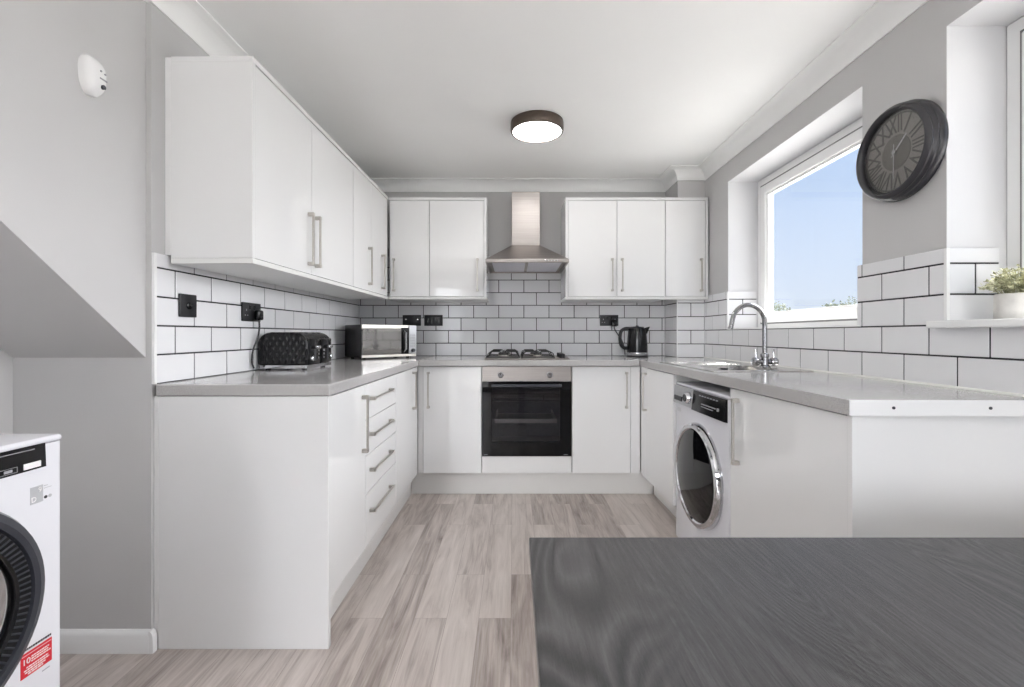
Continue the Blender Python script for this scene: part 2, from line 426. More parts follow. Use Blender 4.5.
r = tile_root('trim_4'); tiles('pier_side', 'x', PX-.008, -1, PY-.004, TB, ZT, TOPT, 3.45, 0, parent=r)
tiles('pier_face', 'y', PY-.008, -1, PX-.004, TR, ZT, TOPT, TR, 0, parent=r)
struct(MB().box(PX-.0095, PX-.0035, PY-.0095, PY-.0035, ZT+.0005, TOPT, .001).build('tile_edging', M['upvc'], r))
r = tile_root('trim_5')
tiles('right_low', 'x', TR, -1, -.4, PY-.008, ZT, RS, 1.753, 1, parent=r)
tiles('right_far', 'x', TR, -1, W1[1], PY-.008, RS, TOPT, 1.753, 1, parent=r)
tiles('right_mid', 'x', TR, -1, W2[1]+.001, W1[0]+.018, RS, TOPT, 1.753, 1, parent=r)
# tiled returns inside the reveals
tiles('reveal_far', 'y', W1[1]-.009, -1, TR+.010, 1.590, SILL+.004, TOPT, 1.50, 1, parent=r)
tiles('reveal_near', 'y', W2[1]-.009, -1, TR+.010, 1.570, SILL+.012, TOPT, 1.494, 1, parent=r)
for y in (W1[1]-.0105, W2[1]-.0105):
    struct(MB().box(TR-.0016, TR+.0095, y, y+.0110, SILL+.013, TOPT, .001).build('tile_edging', M['upvc'], r))

# ------------------------------------------------------------------ windows
def window(n, y0, y1, sill_t, ext):
    w = sempty('window_%d' % n, (1.60, (y0+y1)/2, 0))
    h = (y1-y0)/2; f = .065
    R = Matrix.Rotation(-PI/2, 4, 'Z')   # build facing -y, then turn to face -x
    a0, a1 = -h+.002, h-.002; z0, z1 = SILL+.006, HEAD-.002
    m = MB(); m.frame(a0, a1, z0, z1, f, 0, .07, .004); m.build('window_frame', M['upvc'], w, xf=R)
    s = .068; g = .006
    b0, b1, q0, q1 = a0+f-.012, a1-f+.012, z0+f-.030, z1-f+.012
    m = MB(); m.frame(b0, b1, q0, q1, s-.012, -.012, .045, .006); m.frame(b0+s-.012, b1-s+.012, q0+s-.012, q1-s+.012, .012, .0, .03, .003); m.build('sash', M['upvc'], w, xf=R)
    m = MB(); m.frame(b0-.008, b1+.008, q0-.008, q1+.008, .008, -.005, .002); m.build('gasket', M['gasket'], w, xf=R)
    m = MB(); m.box(b0+s-.002, b1-s+.002, .012, .018, q0+s-.002, q1-s+.002); m.build('pane', M['glass'], w, xf=R)
    m = MB(); m.box(-.055, .03, -.028, -.012, q0+.008, q0+.042, .006); m.tube([(-.05, -.033, q0+.028), (-.02, -.045, q0+.026), (.05, -.046, q0+.022), (.075, -.044, q0+.02)], .008)
    m.build('window_handle', M['upvc'], w, xf=R, smooth=S30)
    m = MB(); m.box(-.058, -.048, -.0285, -.026, q0+.02, q0+.03); m.build('handle_lock', M['ink'], w, xf=R)
    # sill board
    sb = MB()
    if ext > 0:
        sb.box(TR-.03, TR, y0-ext, y1+ext, SILL-.012, SILL+.0125, .004); sb.box(TR+.0005, 1.598, y0+.001, y1-.001, SILL-.011, SILL+.0125)
    else: sb.box(TR-.004, 1.598, y0+.001, y1-.001, RS+.001, SILL+.006, .002)
    struct(sb.build('window_sill', M['upvc'], w, off=w.location))
    for ch in w.children: struct(ch)
window(1, W1[0], W1[1], .016, 0)
window(2, W2[0], W2[1], .024, .035)

# ------------------------------------------------------------------ fitted kitchen: frames for the three runs
PIV = Vector((.845, 3.067, 0)); TH_R = math.radians(1.33)
class Run:
    def __init__(s, kind, wall=False):
        s.k = kind; s.w = wall; s.X = {'L': -.927 if wall else -.642, 'B': 3.31 if wall else 3.067, 'R': .845}[kind]
    def p(s, u, v, w):
        if s.k == 'L': return (s.X+v, u, w)
        if s.k == 'B': return (u, s.X-v, w)
        return (s.X-v, u, w)
    def box(s, mb, u0, u1, v0, v1, w0, w1, r=0, seg=2):
        a, b = s.p(u0, v0, w0), s.p(u1, v1, w1)
        mb.box(a[0], b[0], a[1], b[1], a[2], b[2], r, seg)
    def root(s, name, label, cat, u0, u1, z=0., group=None, v=-.3):
        L = Vector(s.p((u0+u1)/2, v, z))
        if s.k == 'R':
            W = PIV + Matrix.Rotation(TH_R, 3, 'Z') @ (L-PIV); W.z = z
            return thing(name, label, cat, W, TH_R, group, off=L)
        if s.k == 'L' and s.w:
            P = Vector((-.927, 1.625, 0)); W = P + Matrix.Rotation(-.013, 3, 'Z') @ (L-P); W.z = z
            return thing(name, label, cat, W, -.013, group, off=L)
        return thing(name, label, cat, L, 0, group, off=L)
RL, RB, RR = Run('L'), Run('B'), Run('R')
UL, UB = Run('L', True), Run('B', True)

def handle_v(run, parent, u, w0, w1):
    m = MB()
    run.box(m, u-.005, u+.005, .019, .0275, w0, w1, .0015)
    for w in (w0, w1-.016): run.box(m, u-.008, u+.008, .0, .0285, w, w+.016, .002)
    return m.build('handle', M['steel'], parent)
def handle_h(run, parent, u0, u1, w):
    m = MB(); run.box(m, u0, u1, .019, .0275, w-.005, w+.005, .0015)
    for u in (u0, u1-.016): run.box(m, u, u+.016, 0, .0285, w-.008, w+.008, .002)
    return m.build('handle', M['steel'], parent)
G = .0015
def door(run, root, u0, u1, w0, w1, hu=None, hw=None, name='door'):
    m = MB(); run.box(m, u0+G, u1-G, -.019, 0, w0+G, w1-G, .0015)
    d = m.build(name, M['gloss'], root)
    if hu is not None: handle_v(run, d, hu, hw[0], hw[1])
    return d
DB, DT = .152, .864

# --- left run
c1 = RL.root('base_cabinet', 'white gloss base cabinet at the near end of the left run, with plain end panel', 'cabinet', 1.60, 1.99)
m = MB(); RL.box(m, 1.598, 1.9885, -.555, -.021, .151, ZU-.001); m.build('carcass', M['carcass'], c1)
m = MB(); RL.box(m, 1.577, 1.5965, -.577, .006, .0, ZU-.001, .0012); m.build('end_panel', M['gloss'], c1)
m = MB(); RL.box(m, 1.580, 1.5965, -.594, -.579, .0, ZU-.001, .001); m.build('scribe_strip', M['upvc'], c1)
door(RL, c1, 1.598, 1.9895, DB, DT, 1.945, (.580, .822))
c2 = RL.root('drawer_unit', 'white gloss base unit of four drawers in the left run', 'drawer unit', 1.99, 2.50)
m = MB(); RL.box(m, 1.990, 2.501, -.555, -.021, .151, ZU-.001); m.build('carcass', M['carcass'], c2)
zs = [.152, .385, .55, .707, .864]
for i in range(4):
    m = MB(); RL.box(m, 1.9895+G, 2.502-G, -.019, 0, zs[i]+G, zs[i+1]-G, .0015); d = m.build('drawer_front', M['gloss'], c2)
    hz = (.298, .478, .637, .795)[i]
    handle_h(RL, d, 2.04, 2.37, hz)
c3 = RL.root('base_cabinet', 'white gloss base cabinet in the inner left corner, beyond the four drawers', 'cabinet', 2.505, 3.05)
m = MB(); RL.box(m, 2.504, 3.045, -.555, -.021, .151, ZU-.001); m.build('carcass', M['carcass'], c3)
door(RL, c3, 2.504, 2.955, DB, DT, 2.908, (.605, .845))
m = MB(); RL.box(m, 2.958, 3.064, -.0205, -.001, DB, DT); m.build('filler_strip', M['gloss'], c3)
# --- back run
c4 = RB.root('base_cabinet', 'white gloss base cabinet between the left corner and the oven', 'cabinet', -.607, -.215)
m = MB(); RB.box(m, -.640, -.218, -.555, -.021, .151, ZU-.001); m.build('carcass', M['carcass'], c4)
door(RB, c4, -.607, -.216, DB, DT, -.570, (.588, .830))
m = MB(); RB.box(m, -.640, -.609, -.020, -.006, DB, DT); m.build('filler_strip', M['gloss'], c4)
c5 = RB.root('oven_housing', 'white gloss housing unit with filler panel under the built-in oven', 'cabinet', -.21, .38)
m = MB(); RB.box(m, -.2155, -.2135, -.555, -.021, .151, ZU-.001); RB.box(m, .3835, .3855, -.555, -.021, .151, ZU-.001); RB.box(m, -.2135, .3835, -.555, -.021, .151, .262)
m.build('carcass', M['carcass'], c5)
m = MB(); RB.box(m, -.214, .3835, -.019, 0, DB+G, .265, .0015); m.build('filler_panel', M['gloss'], c5)
c6 = RB.root('base_cabinet', 'white gloss base cabinet to the right of the oven, under the kettle', 'cabinet', .387, .78)
m = MB(); RB.box(m, .388, .823, -.555, -.021, .151, ZU-.001); m.build('carcass', M['carcass'], c6)
door(RB, c6, .387, .778, DB, DT, .748, (.588, .830))
m = MB(); RB.box(m, .780, .842, -.020, -.006, DB, DT); m.build('filler_strip', M['gloss'], c6)
# --- right run
c7 = RR.root('base_cabinet', 'white gloss base cabinet under the sink, beyond the washing machine', 'cabinet', 2.475, 3.05)
m = MB(); RR.box(m, 2.478, 3.046, -.50, -.021, .151, .70); RR.box(m, 2.478, 2.496, -.50, -.021, .702, ZU-.001); m.build('carcass', M['carcass'], c7)
door(RR, c7, 2.478, 2.962, DB, DT, 2.945, (.588, .835))
m = MB(); RR.box(m, 2.964, 3.064, -.0205, -.001, DB, DT); m.build('filler_strip', M['gloss'], c7)
c8 = RR.root('base_cabinet', 'white gloss base cabinet at the near end of the right run, beside the washing machine', 'cabinet', 1.22, 1.86)
m = MB(); RR.box(m, 1.222, 1.858, -.49, -.021, .151, ZU-.001); m.build('carcass', M['carcass'], c8)
door(RR, c8, 1.222, 1.858, DB, DT, 1.790, (.572, .830))
m = MB(); RR.box(m, 1.202, 1.2205, -.495, .004, 0, ZU-.001, .0012); m.build('end_panel', M['gloss'], c8)

# plinths
tag(MB().box(-.712, -.694, 1.5985, 3.108, .001, .1495, .001).build('plinth', M['plinth']), 'white plinth board under the left run of base units', 'plinth')
tag(MB().box(-.6925, .940, 3.112, 3.130, .001, .1495, .001).build('plinth', M['plinth']), 'white plinth board under the oven and its two neighbouring cabinets', 'plinth')
m = MB(); RR.box(m, 2.478, 3.108, -.118, -.100, .001, .1495, .001)
pr = RR.root('plinth', 'white plinth board under the sink cabinet', 'plinth', 2.478, 3.05, group=None); m.build('plinth_board', M['plinth'], pr)
m = MB(); RR.box(m, 1.223, 1.856, -.118, -.100, .001, .1495, .001)
pr = RR.root('plinth', 'white plinth board under the near right cabinet, beside the washing machine', 'plinth', 1.22, 1.86); m.build('plinth_board', M['plinth'], pr)

# worktops
def slab(poly, hole=None):
    b = MB()
    if hole is None:
        b.prism(poly, 'z', ZU, ZT)
    else:
        v = {}
        for z in (ZU, ZT):
            v[z] = [b.b.verts.new((x, y, z)) for x, y in poly], [b.b.verts.new((x, y, z)) for x, y in hole]
        n = 4
        for z in (ZU, ZT):
            O, H = v[z]
            for i in range(n): b.b.faces.new((O[i], O[(i+1) % n], H[(i+1) % n], H[i]))
        for i in range(n):
            j = (i+1) % n
            b.b.faces.new((v[ZU][0][i], v[ZU][0][j], v[ZT][0][j], v[ZT][0][i])); b.b.faces.new((v[ZU][1][i], v[ZU][1][j], v[ZT][1][j], v[ZT][1][i]))
    return b
def bev(o, w=.006, seg=3, ang=40):
    md = o.modifiers.new('edge', 'BEVEL'); md.width = w; md.segments = seg; md.limit_method = 'ANGLE'; md.angle_limit = math.radians(ang); return o
fr = lambda y: .830+(3.04-y)*.0236     # front edge of the right worktop
wl = bev(slab([(-1.2265, 1.571), (-.632, 1.571), (-.632, 3.036), (-.632, TB-.001), (-1.2265, TB-.001)]).build('worktop', M['worktop']))
tag(wl, 'grey laminate worktop of the left run, under the toaster', 'worktop')
wb = bev(slab([(-.6315, 3.037), (fr(3.037)-.001, 3.037), (fr(3.037)-.001, TB-.001), (-.6315, TB-.001)]).build('worktop', M['worktop']))
tag(wb, 'grey laminate worktop along the back wall, under the hob and kettle', 'worktop')
def rr(u, x):   # run coordinates -> world for the right run (2-D)
    W = PIV + Matrix.Rotation(TH_R, 3, 'Z') @ (Vector((x, u, 0))-PIV); return (W.x, W.y)
# right worktop: near part, sink part with cut-out, far part beside the pier -> one slab with a hole
SK = dict(u0=2.115, u1=2.79, x0=.905, x1=1.315)
hole = [rr(SK['u0'], SK['x0']), rr(SK['u0'], SK['x1']), rr(SK['u1'], SK['x1']), rr(SK['u1'], SK['x0'])]
y1 = PY-.010
poly = [(fr(1.199), 1.199), (TR-.0015, 1.190), (TR-.0015, y1), (fr(3.04), y1)]
wr = slab(poly, hole)
wr.box(fr(3.04)+.0002, PX-.0095, y1+.0002, TB-.001, ZU, ZT)
wr = wr.build('worktop', M['worktop'])
bev(wr, .005)
tag(wr, 'grey laminate worktop of the right run, holding the sink', 'worktop')
m = MB(); m.prism([(fr(1.2), 1.196), (TR-.002, 1.187), (TR-.002, 1.1893), (fr(1.2), 1.1985)], 'z', ZU, ZT); es = m.build('end_strip', M['upvc'], wr)
for x in (.985, 1.232):
    MB().lathe([(0, -.0015), (.004, -.0015), (.004, .001), (0, .001)], (x, 1.1955-(x-.873)*.0171, .889), 'y', 12).build('screw', M['darkgrey'], es)
m = MB(); m.tube([(TR-.002, 1.20, ZT+.001), (TR-.002, y1, ZT+.001)], .006, 6)
m.build('sealant_bead', M['bead'], wr)

# ------------------------------------------------------------------ wall cabinets
UZ0, UZ1 = 1.331, 2.064
def wall_cab(run, label, u0, u1, doors, depth, panel0=True, panel1=True, group=None):
    c_ = run.root('wall_cabinet', label, 'cabinet', u0, u1, UZ0, v=-depth/2)
    p0 = .019 if panel0 else 0; p1 = .019 if panel1 else 0
    m = MB(); run.box(m, u0+p0+.0005, u1-p1-.0005, -depth, -.021, UZ0+.019, UZ1-.019); m.build('carcass', M['carcass'], c_)
    m = MB(); run.box(m, u0, u1, -depth, .004, UZ1-.0185, UZ1, .001); m.build('top_panel', M['gloss'], c_)
    m = MB(); run.box(m, u0, u1, -depth, .004, UZ0, UZ0+.0185, .001); m.build('bottom_panel', M['carcass'], c_)
    if panel0: m = MB(); run.box(m, u0, u0+.018, -depth, .004, UZ0+.019, UZ1-.019, .001); m.build('end_panel', M['gloss'], c_)
    if panel1: m = MB(); run.box(m, u1-.018, u1, -depth, .004, UZ0+.019, UZ1-.019, .001); m.build('end_panel', M['gloss'], c_)
    for (a, b, hu) in doors: door(run, c_, a, b, UZ0+.020, UZ1-.020, hu, (1.388, 1.625))
    return c_
wall_cab(UL, 'white gloss double-door wall cabinet at the near end of the left wall', 1.625, 2.615, [(1.644, 2.097, 2.060), (2.097, 2.614, 2.132)], .288, True, False)
wall_cab(UL, 'white gloss wall cabinet on the left wall next to the corner, two single-handled doors', 2.6155, 3.3035, [(2.616, 2.930, 2.877), (2.930, 3.29, 3.150)], .288, False, False)
# strip between that run and the wall
s0 = UL.root('scribe_strip', 'narrow white upright strip between the left wall and the first wall cabinet', 'trim strip', 1.63, 1.64, UZ0)
m = MB(); m.box(WL+.0005, -.927-.289, 1.627, 1.642, TOPT+.001, UZ1-.002, .001); m.build('strip', M['upvc'], s0)
wall_cab(UB, 'white gloss double-door wall cabinet on the back wall left of the extractor hood', -.9005, -.198, [(-.8955, -.609, -.862), (-.609, -.2175, -.262)], .338, False, True)
wall_cab(UB, 'white gloss wall cabinet right of the extractor hood, its two handles side by side', .3705, 1.0885, [(.3895, .741, .706), (.741, 1.088, .777)], .338, True, False)
wall_cab(UB, 'narrow white gloss wall cabinet in the right corner beside the window wall', 1.089, 1.396, [(1.0895, 1.376, 1.344)], .066, False, True)

# ------------------------------------------------------------------ built-in oven
ov = RB.root('oven', 'built-in electric oven with steel control panel and black glass door', 'oven', -.213, .38, .266)
m = MB(); RB.box(m, -.2125, .3825, -.50, -.022, .2635, .30); RB.box(m, -.2125, .3825, -.50, -.022, .82, .866)
RB.box(m, -.2125, -.18, -.50, -.022, .3005, .8195); RB.box(m, .35, .3825, -.50, -.022, .3005, .8195); RB.box(m, -.1795, .3495, -.50, -.46, .3005, .8195); m.build('cavity', M['ovengrey'], ov)
m = MB(); RB.box(m, -.2125, .3825, -.021, .004, .7655, .8655, .002); m.build('control_panel', M['stainless'], ov)
for u in (-.089, .237):
    p = Vector(RB.p(u, .004, .810))
    k = MB().lathe([(.021, 0), (.021, -.006), (.017, -.008), (.016, -.026), (.014, -.029), (0, -.029)], p, 'y', 24).build('control_knob', M['chrome'], ov, smooth=S30)
    MB().box(p.x-.0025, p.x+.0025, p.y-.0305, p.y-.0285, p.z, p.z+.014).build('pointer', M['ink'], k)
dr = MB(); x0, x1, z0, z1 = -.2125, .3825, .268, .7635
RB.box(dr, x0, -.149, -.021, .004, z0, z1, .0015); RB.box(dr, .309, x1, -.021, .004, z0, z1, .0015); RB.box(dr, -.149, .309, -.021, .004, z0, .362); RB.box(dr, -.149, .309, -.021, .004, .722, z1)
dr = dr.build('oven_door', M['black_glass'], ov)
m = MB(); RB.box(m, -.149, .309, -.012, .002, .362, .722); m.build('door_window', M['ovenglass'], dr)
m = MB(); RB.box(m, -.150, .314, .030, .046, .731, .752, .004)
for u in (-.145, .299): RB.box(m, u, u+.010, .003, .034, .733, .750, .002)
m.build('handle', M['darkgrey'], dr)
for u0, u1 in ((-.20, -.176), (.33, .358)):
    m = MB(); RB.box(m, u0, u1, .0041, .0046, .277, .2805); m.build('printed_mark', M['ink_grey'], dr)
# racks
m = MB()
for k in range(19):
    u = -.14+k*.025; m.tube([RB.p(u, -.06, .628), RB.p(u, -.44, .628)], .0022, 6)
for v in (-.055, -.25, -.44): m.tube([RB.p(-.175, v, .628), RB.p(.345, v, .628)], .0035, 6)
m.tube([RB.p(-.165, -.055, .668), RB.p(.335, -.055, .668)], .0025, 6)
for u in (-.165, -.03, .20, .335): m.tube([RB.p(u, -.055, .628), RB.p(u, -.055, .668)], .0025, 6)
m.build('wire_shelf', M['chrome'], ov)
m = MB(); RB.box(m, -.13, .29, -.42, -.05, .478, .484); RB.box(m, -.13, .29, -.055, -.045, .484, .508); RB.box(m, -.13, -.12, -.42, -.05, .484, .508); RB.box(m, .28, .29, -.42, -.05, .484, .508); m.build('baking_tray', M['steel'], ov)

# ------------------------------------------------------------------ gas hob
HX, HY = .0905, 3.36
hb = thing('gas_hob', 'four-burner steel gas hob with black pan supports, set in the back worktop', 'hob', (HX, HY, ZT))
OFF[hb.name] = Vector((0, 0, -.0006))
m = MB(); m.box(-.292, .292, -.235, .235, 0, .006, .003); m.build('hob_plate', M['stainless'], hb)
pos = [(-.165, -.11, .038), (-.165, .115, .046), (.075, -.11, .030), (.075, .115, .046)]
for x, y, r_ in pos:
    bn = MB().lathe([(r_+.012, .006), (r_+.012, .012), (r_, .016), (r_, .026), (0, .026)], (x, y, 0), 'z', 24).build('burner', M['steel'], hb, smooth=S30)
    MB().lathe([(r_-.004, .026), (r_-.002, .030), (r_-.006, .034), (0, .035)], (x, y, 0), 'z', 24).build('burner_cap', M['iron'], bn, smooth=S30)
for cx in (-.165, .075):
    m = MB(); hw, z, q = .112, .052, .0030
    for y0 in (-.215, .0, .215):
        m.tube([(cx-hw, y0, .007), (cx-hw+.010, y0, z-.012), (cx-hw+.030, y0, z), (cx-.020, y0, z)], q, 6)
        m.tube([(cx+hw, y0, .007), (cx+hw-.010, y0, z-.012), (cx+hw-.030, y0, z), (cx+.020, y0, z)], q, 6)
        m.tube([(cx-.020, y0, z), (cx, y0, z-.018), (cx+.020, y0, z)], q, 6)
        m.tube([(cx-hw, y0, .014), (cx+hw, y0, .014)], q*1.2, 6)
    for x in (cx-hw, cx+hw): m.tube([(x, -.215, .012), (x, .215, .012)], q*1.2, 6)
    for yc in (-.1075, .1075):
        for sx in (-1, 1): m.tube([(cx+sx*.025, yc, z-.002), (cx+sx*(hw-.03), yc, z), (cx+sx*hw, yc, .012)], q, 6)
        for sy in (-1, 1): m.tube([(cx, yc+sy*.025, z-.002), (cx, yc+sy*.1075, z-.016)], q, 6)
    m.build('pan_support', M['iron'], hb, smooth=S30)
for i in range(4):
    MB().lathe([(.020, .006), (.020, .010), (.016, .012), (.018, .034), (.014, .036), (0, .036)], (.243, -.19+i*.075, 0), 'z', 20).build('control_knob', M['black_satin'], hb, smooth=S30)

# ------------------------------------------------------------------ extractor hood
hd = thing('extractor_hood', 'stainless steel chimney extractor hood above the hob', 'extractor hood', (.0885, 0, 0))
w, yf, yb, z0 = .281, 3.085, TB-.002, 1.563
m = MB()
m.box(-w, w, yf, yf+.014, z0, z0+.022, .002)
m.box(-w, -w+.014, yf+.0141, yb, z0, z0+.022); m.box(w-.014, w, yf+.0141, yb, z0, z0+.022); m.box(-w+.0141, w-.0141, yb-.03, yb, z0, z0+.022)
lo = [(-w, yf+.001, z0+.022), (w, yf+.001, z0+.022), (w, yb, z0+.022), (-w, yb, z0+.022)]
cw, cy = .1075, 3.425
hi = [(-cw, cy, 1.742), (cw, cy, 1.742), (cw, yb, 1.742), (-cw, yb, 1.742)]
for i in range(4): m.quad(lo[i], lo[(i+1) % 4], hi[(i+1) % 4], hi[i])
m.quad(*hi[::-1])
m.build('canopy', M['stainless'], hd)
m = MB(); m.box(-cw+.002, cw-.002, cy+.002, yb, 1.7425, 2.142, .002); m.build('chimney', M['stainless'], hd)
for s in (-1, 1):
    MB().box(s*.010, s*.240, yf+.05, yb-.05, z0+.006, z0+.012, .002).build('grease_filter', M['rim_white'], hd)
MB().box(-w+.0145, w-.0145, yf+.0145, yb-.0305, z0+.013, z0+.018).build('underside_panel', M['stainless'], hd)
for i in range(5):
    MB().box(.118+i*.020, .128+i*.020, yf-.003, yf+.002, z0+.007, z0+.016, .001).build('push_button', M['chrome'], hd)

# ------------------------------------------------------------------ washing machines (built facing -y, x to the right)
def washer(label, loc, rz, W, H, D, ring, style):
    t = thing('washing_machine', label, 'washing machine', loc, rz)
    h = W/2
    m = MB(); m.box(-h, h, 0, D, .012, H-.0155, .012, 3, 'vert'); m.build('body', M['enamel'], t, smooth=S30)
    m = MB(); m.box(-h, h, -.001, D, H-.015, H, .008, 3); m.build('worktop_lid', M['enamel'], t, smooth=S30)
    for sx in (-1, 1):
        for y in (.05, D-.05): MB().lathe([(.02, 0), (.02, .0125), (0, .0125), (0, 0)], (sx*(h-.05), y, 0), 'z', 12).build('foot', M['black_satin'], t)
    cx, cz, R = ring
    if style == 'rib':
        m = MB(); p0, p1, q0, q1 = -.13, h-.040, H-.0640, H-.0125
        m.prism([(-.002, q0), (.002, q0), (.002, q1), (.0, q1)], 'x', p0, p1); dp = m.build('display_panel', M['black'], t)
        m = MB()
        for a, b, c_, d in ((-.02, .05, q1-.0085, q1-.0070), (.085, .135, q1-.0085, q1-.0060), (.16, .235, q1-.0085, q1-.0070)): m.box(a, b, -.0030, -.0012, c_, d)
        for a in (-.05, .0, .055, .11, .165):
            m.box(a, a+.036, -.0032, -.0018, q0+.0040, q0+.0046); m.box(a, a+.036, -.0032, -.0018, q0+.0148, q0+.0154)
            m.box(a, a+.0006, -.0032, -.0018, q0+.004, q0+.0154); m.box(a+.0354, a+.036, -.0032, -.0018, q0+.004, q0+.0154)
            m.box(a+.011, a+.026, -.0032, -.0018, q0+.007, q0+.0125)
        for k in range(5): m.box(.075, .1, -.003, -.0014, q0+.022+k*.004, q0+.0232+k*.004)
        m.build('printed_symbols', M['ink_grey'], dp)
        MB().box(p1-.047, p1-.012, -.0034, -.0016, q0+.004, q0+.0165, .0005).build('start_button', M['label_white'], dp)
        dd = MB(); dd.box(-h+.02, -.16, -.004, .002, q0, q1, .002); dd.build('detergent_drawer', M['enamel'], t)
        # door: smooth dark rim, ribbed black cone, bright glass bowl
        n = 64
        m = MB(); m.lathe([(R, .001), (R, -.010), (R-.006, -.020), (R-.020, -.026), (R-.030, -.024), (R-.034, -.016), (R-.034, .001)], (cx, 0, cz), 'y', n); dr_ = m.build('door_rim', M['darkgrey'], t, smooth=S30)
        m = MB(); m.lathe([(R-.0345, -.002), (R-.0345, -.020), (R-.064, -.012), (R-.066, -.002)], (cx, 0, cz), 'y', n); m.build('door_cone', M['cone_black'], dr_, smooth=S30)
        m = MB()
        for k in range(96):
            a = 2*PI*k/96; ca, sa = math.cos(a), math.sin(a)
            m.tube([(cx+ca*(R-.0355), -.0205, cz+sa*(R-.0355)), (cx+ca*(R-.063), -.0125, cz+sa*(R-.063))], .0022, 5)
        m.build('cone_ribs', M['darkgrey'], dr_)
        m = MB(); m.lathe([(R-.0645, -.002), (R-.062, -.024), (R-.066, -.030), (R-.070, -.026), (R-.072, -.002)], (cx, 0, cz), 'y', n); m.build('glass_surround', M['black'], dr_, smooth=S30)
        m = MB(); m.lathe([(R-.0725, -.004), (R-.0735, -.020), (R-.10, -.026), (.06, -.020), (0, -.016)], (cx, 0, cz), 'y', n); m.build('door_glass', M['chrome'], dr_, smooth=S30)
        # stickers
        F = -.0008
        lx = lambda y: y-loc[1]
        st = MB().box(lx(.958), lx(1.0225), F, -.0001, .3575, .4085).build('red_sticker', M['label_red'], t)
        m = MB(); m.box(lx(.960), lx(1.0205), F-.0005, F, .4025, .4040)
        m.build('sticker_line', M['label_pink'], st)
        m = MB()
        for (a, b, z) in ((.979, 1.017, .3935), (.979, 1.014, .3885), (.979, 1.019, .3835), (.969, 1.014, .3755), (.964, 1.016, .3705), (.966, 1.008, .3655), (.972, 1.003, .3610)):
            k = a
            while k < b:
                q = min(b, k+random.uniform(.003, .007)); m.box(lx(k), lx(q), F-.0005, F, z, z+.0026); k = q+.0012
        m.build('sticker_text', M['label_white'], st)
        text('sticker_number', '10', .017, M['label_white'], st, (lx(.9685), F-.0005, .390), (PI/2, 0, 0))
        m = MB(); k = .961
        while k < 1.020:
            q = min(1.021, k+random.uniform(.002, .005)); m.box(lx(k), lx(q), F, -.0001, .4130, .4172); k = q+.0012
        m.build('printed_slogan', M['ink'], t)
        m = MB(); m.box(lx(1.002), lx(1.018), F, -.0001, .345, .347); m.build('printed_note', M['ink_grey'], t)
        es_ = MB().box(lx(.977), lx(1.0035), F, -.0001, .7165, .753).build('grey_sticker', M['label_grey'], t)
        text('sticker_letter', 'D', .015, M['label_white'], es_, (lx(.9835), F-.0004, .7255), (PI/2, 0, 0))
        text('sticker_digit', '9', .015, M['label_white'], es_, (lx(.9965), F-.0004, .7435), (PI/2, 0, 0))
        MB().lathe([(0, F), (.0035, F), (.0035, 0)], (lx(1.0095), 0, .7235), 'y', 14).build('sticker_dot', M['ink'], t)
        MB().lathe([(0, F), (.0035, F), (.0035, 0)], (lx(1.019), 0, .7235), 'y', 14).build('sticker_dot', M['label_grey'], t)
        m = MB(); m.box(lx(1.006), lx(1.014), F, -.0001, .748, .7495); m.box(lx(1.006), lx(1.022), F, -.0001, .743, .7442); m.build('printed_caption', M['label_grey'], t)
    else:
        q0, q1 = H-.105, H-.016
        # silver half of the fascia with the drawer, black half with the display
        m = MB(); m.prism([(-.016, q0), (.0005, q0-.004), (.0005, q1), (-.006, q1)], 'x', -h+.006, -.045); fs = m.build('fascia', M['silver'], t)
        m = MB(); m.box(-h+.030, -.165, -.0185, -.010, q0+.016, q0+.040, .002); m.build('drawer_grip', M['black_satin'], fs)
        kb = MB().lathe([(.030, -.008), (.030, -.020), (.025, -.030), (.023, -.034), (0, -.034)], (-.085, 0, q0+.046), 'y', 28).build('programme_dial', M['chrome'], t, smooth=S30)
        MB().lathe([(0, -.036), (.018, -.036), (.018, -.033)], (-.085, 0, q0+.046), 'y', 24).build('dial_cap', M['black'], kb)
        m = MB(); m.prism([(-.017, q0-.004), (.0005, q0-.008), (.0005, q1), (-.006, q1)], 'x', -.0445, h-.014); dp = m.build('display_panel', M['black'], t)
        m = MB()
        for k in range(7): m.box(.03+k*.028, .044+k*.028, -.0116, -.0085, q1-.018, q1-.013)
        m.box(.06, .20, -.0160, -.012, q0+.036, q0+.040); m.box(.06, .175, -.0165, -.012, q0+.025, q0+.028); m.box(.215, .228, -.016, -.012, q0+.030, q0+.043)
        m.build('printed_symbols', M['ink_grey'], dp)
        n = 64
        m = MB(); m.lathe([(R, .001), (R, -.012), (R-.006, -.026), (R-.014, -.031), (R-.026, -.030), (R-.032, -.024), (R-.032, .001)], (cx, 0, cz), 'y', n); dr_ = m.build('door_rim', M['chrome'], t, smooth=S30)
        m = MB(); m.lathe([(R-.0325, -.004), (R-.033, -.025), (R-.05, -.029), (.10, -.035), (0, -.037)], (cx, 0, cz), 'y', n); m.build('door_glass', M['black_glass'], dr_, smooth=S30)
        m = MB(); m.box(-h+.03, -h+.075, -.0008, -.0001, H-.15, H-.128); m.build('printed_badge', M['label_grey'], t)
    return t
washer('white washing machine in the alcove under the stairs, red sticker on its front', (-1.028, .749, 0), PI/2, .60, .855, .60, (.020, .553, .226), 'rib')
wl_ = Vector((.845+.004, 2.166, 0)); W_ = PIV + Matrix.Rotation(TH_R, 3, 'Z') @ (wl_-PIV)
washer('white washing machine with chrome-rimmed black door fitted under the right worktop', (W_.x, W_.y, 0), -PI/2+TH_R, .588, .828, .47, (.004, .420, .242), 'chrome')

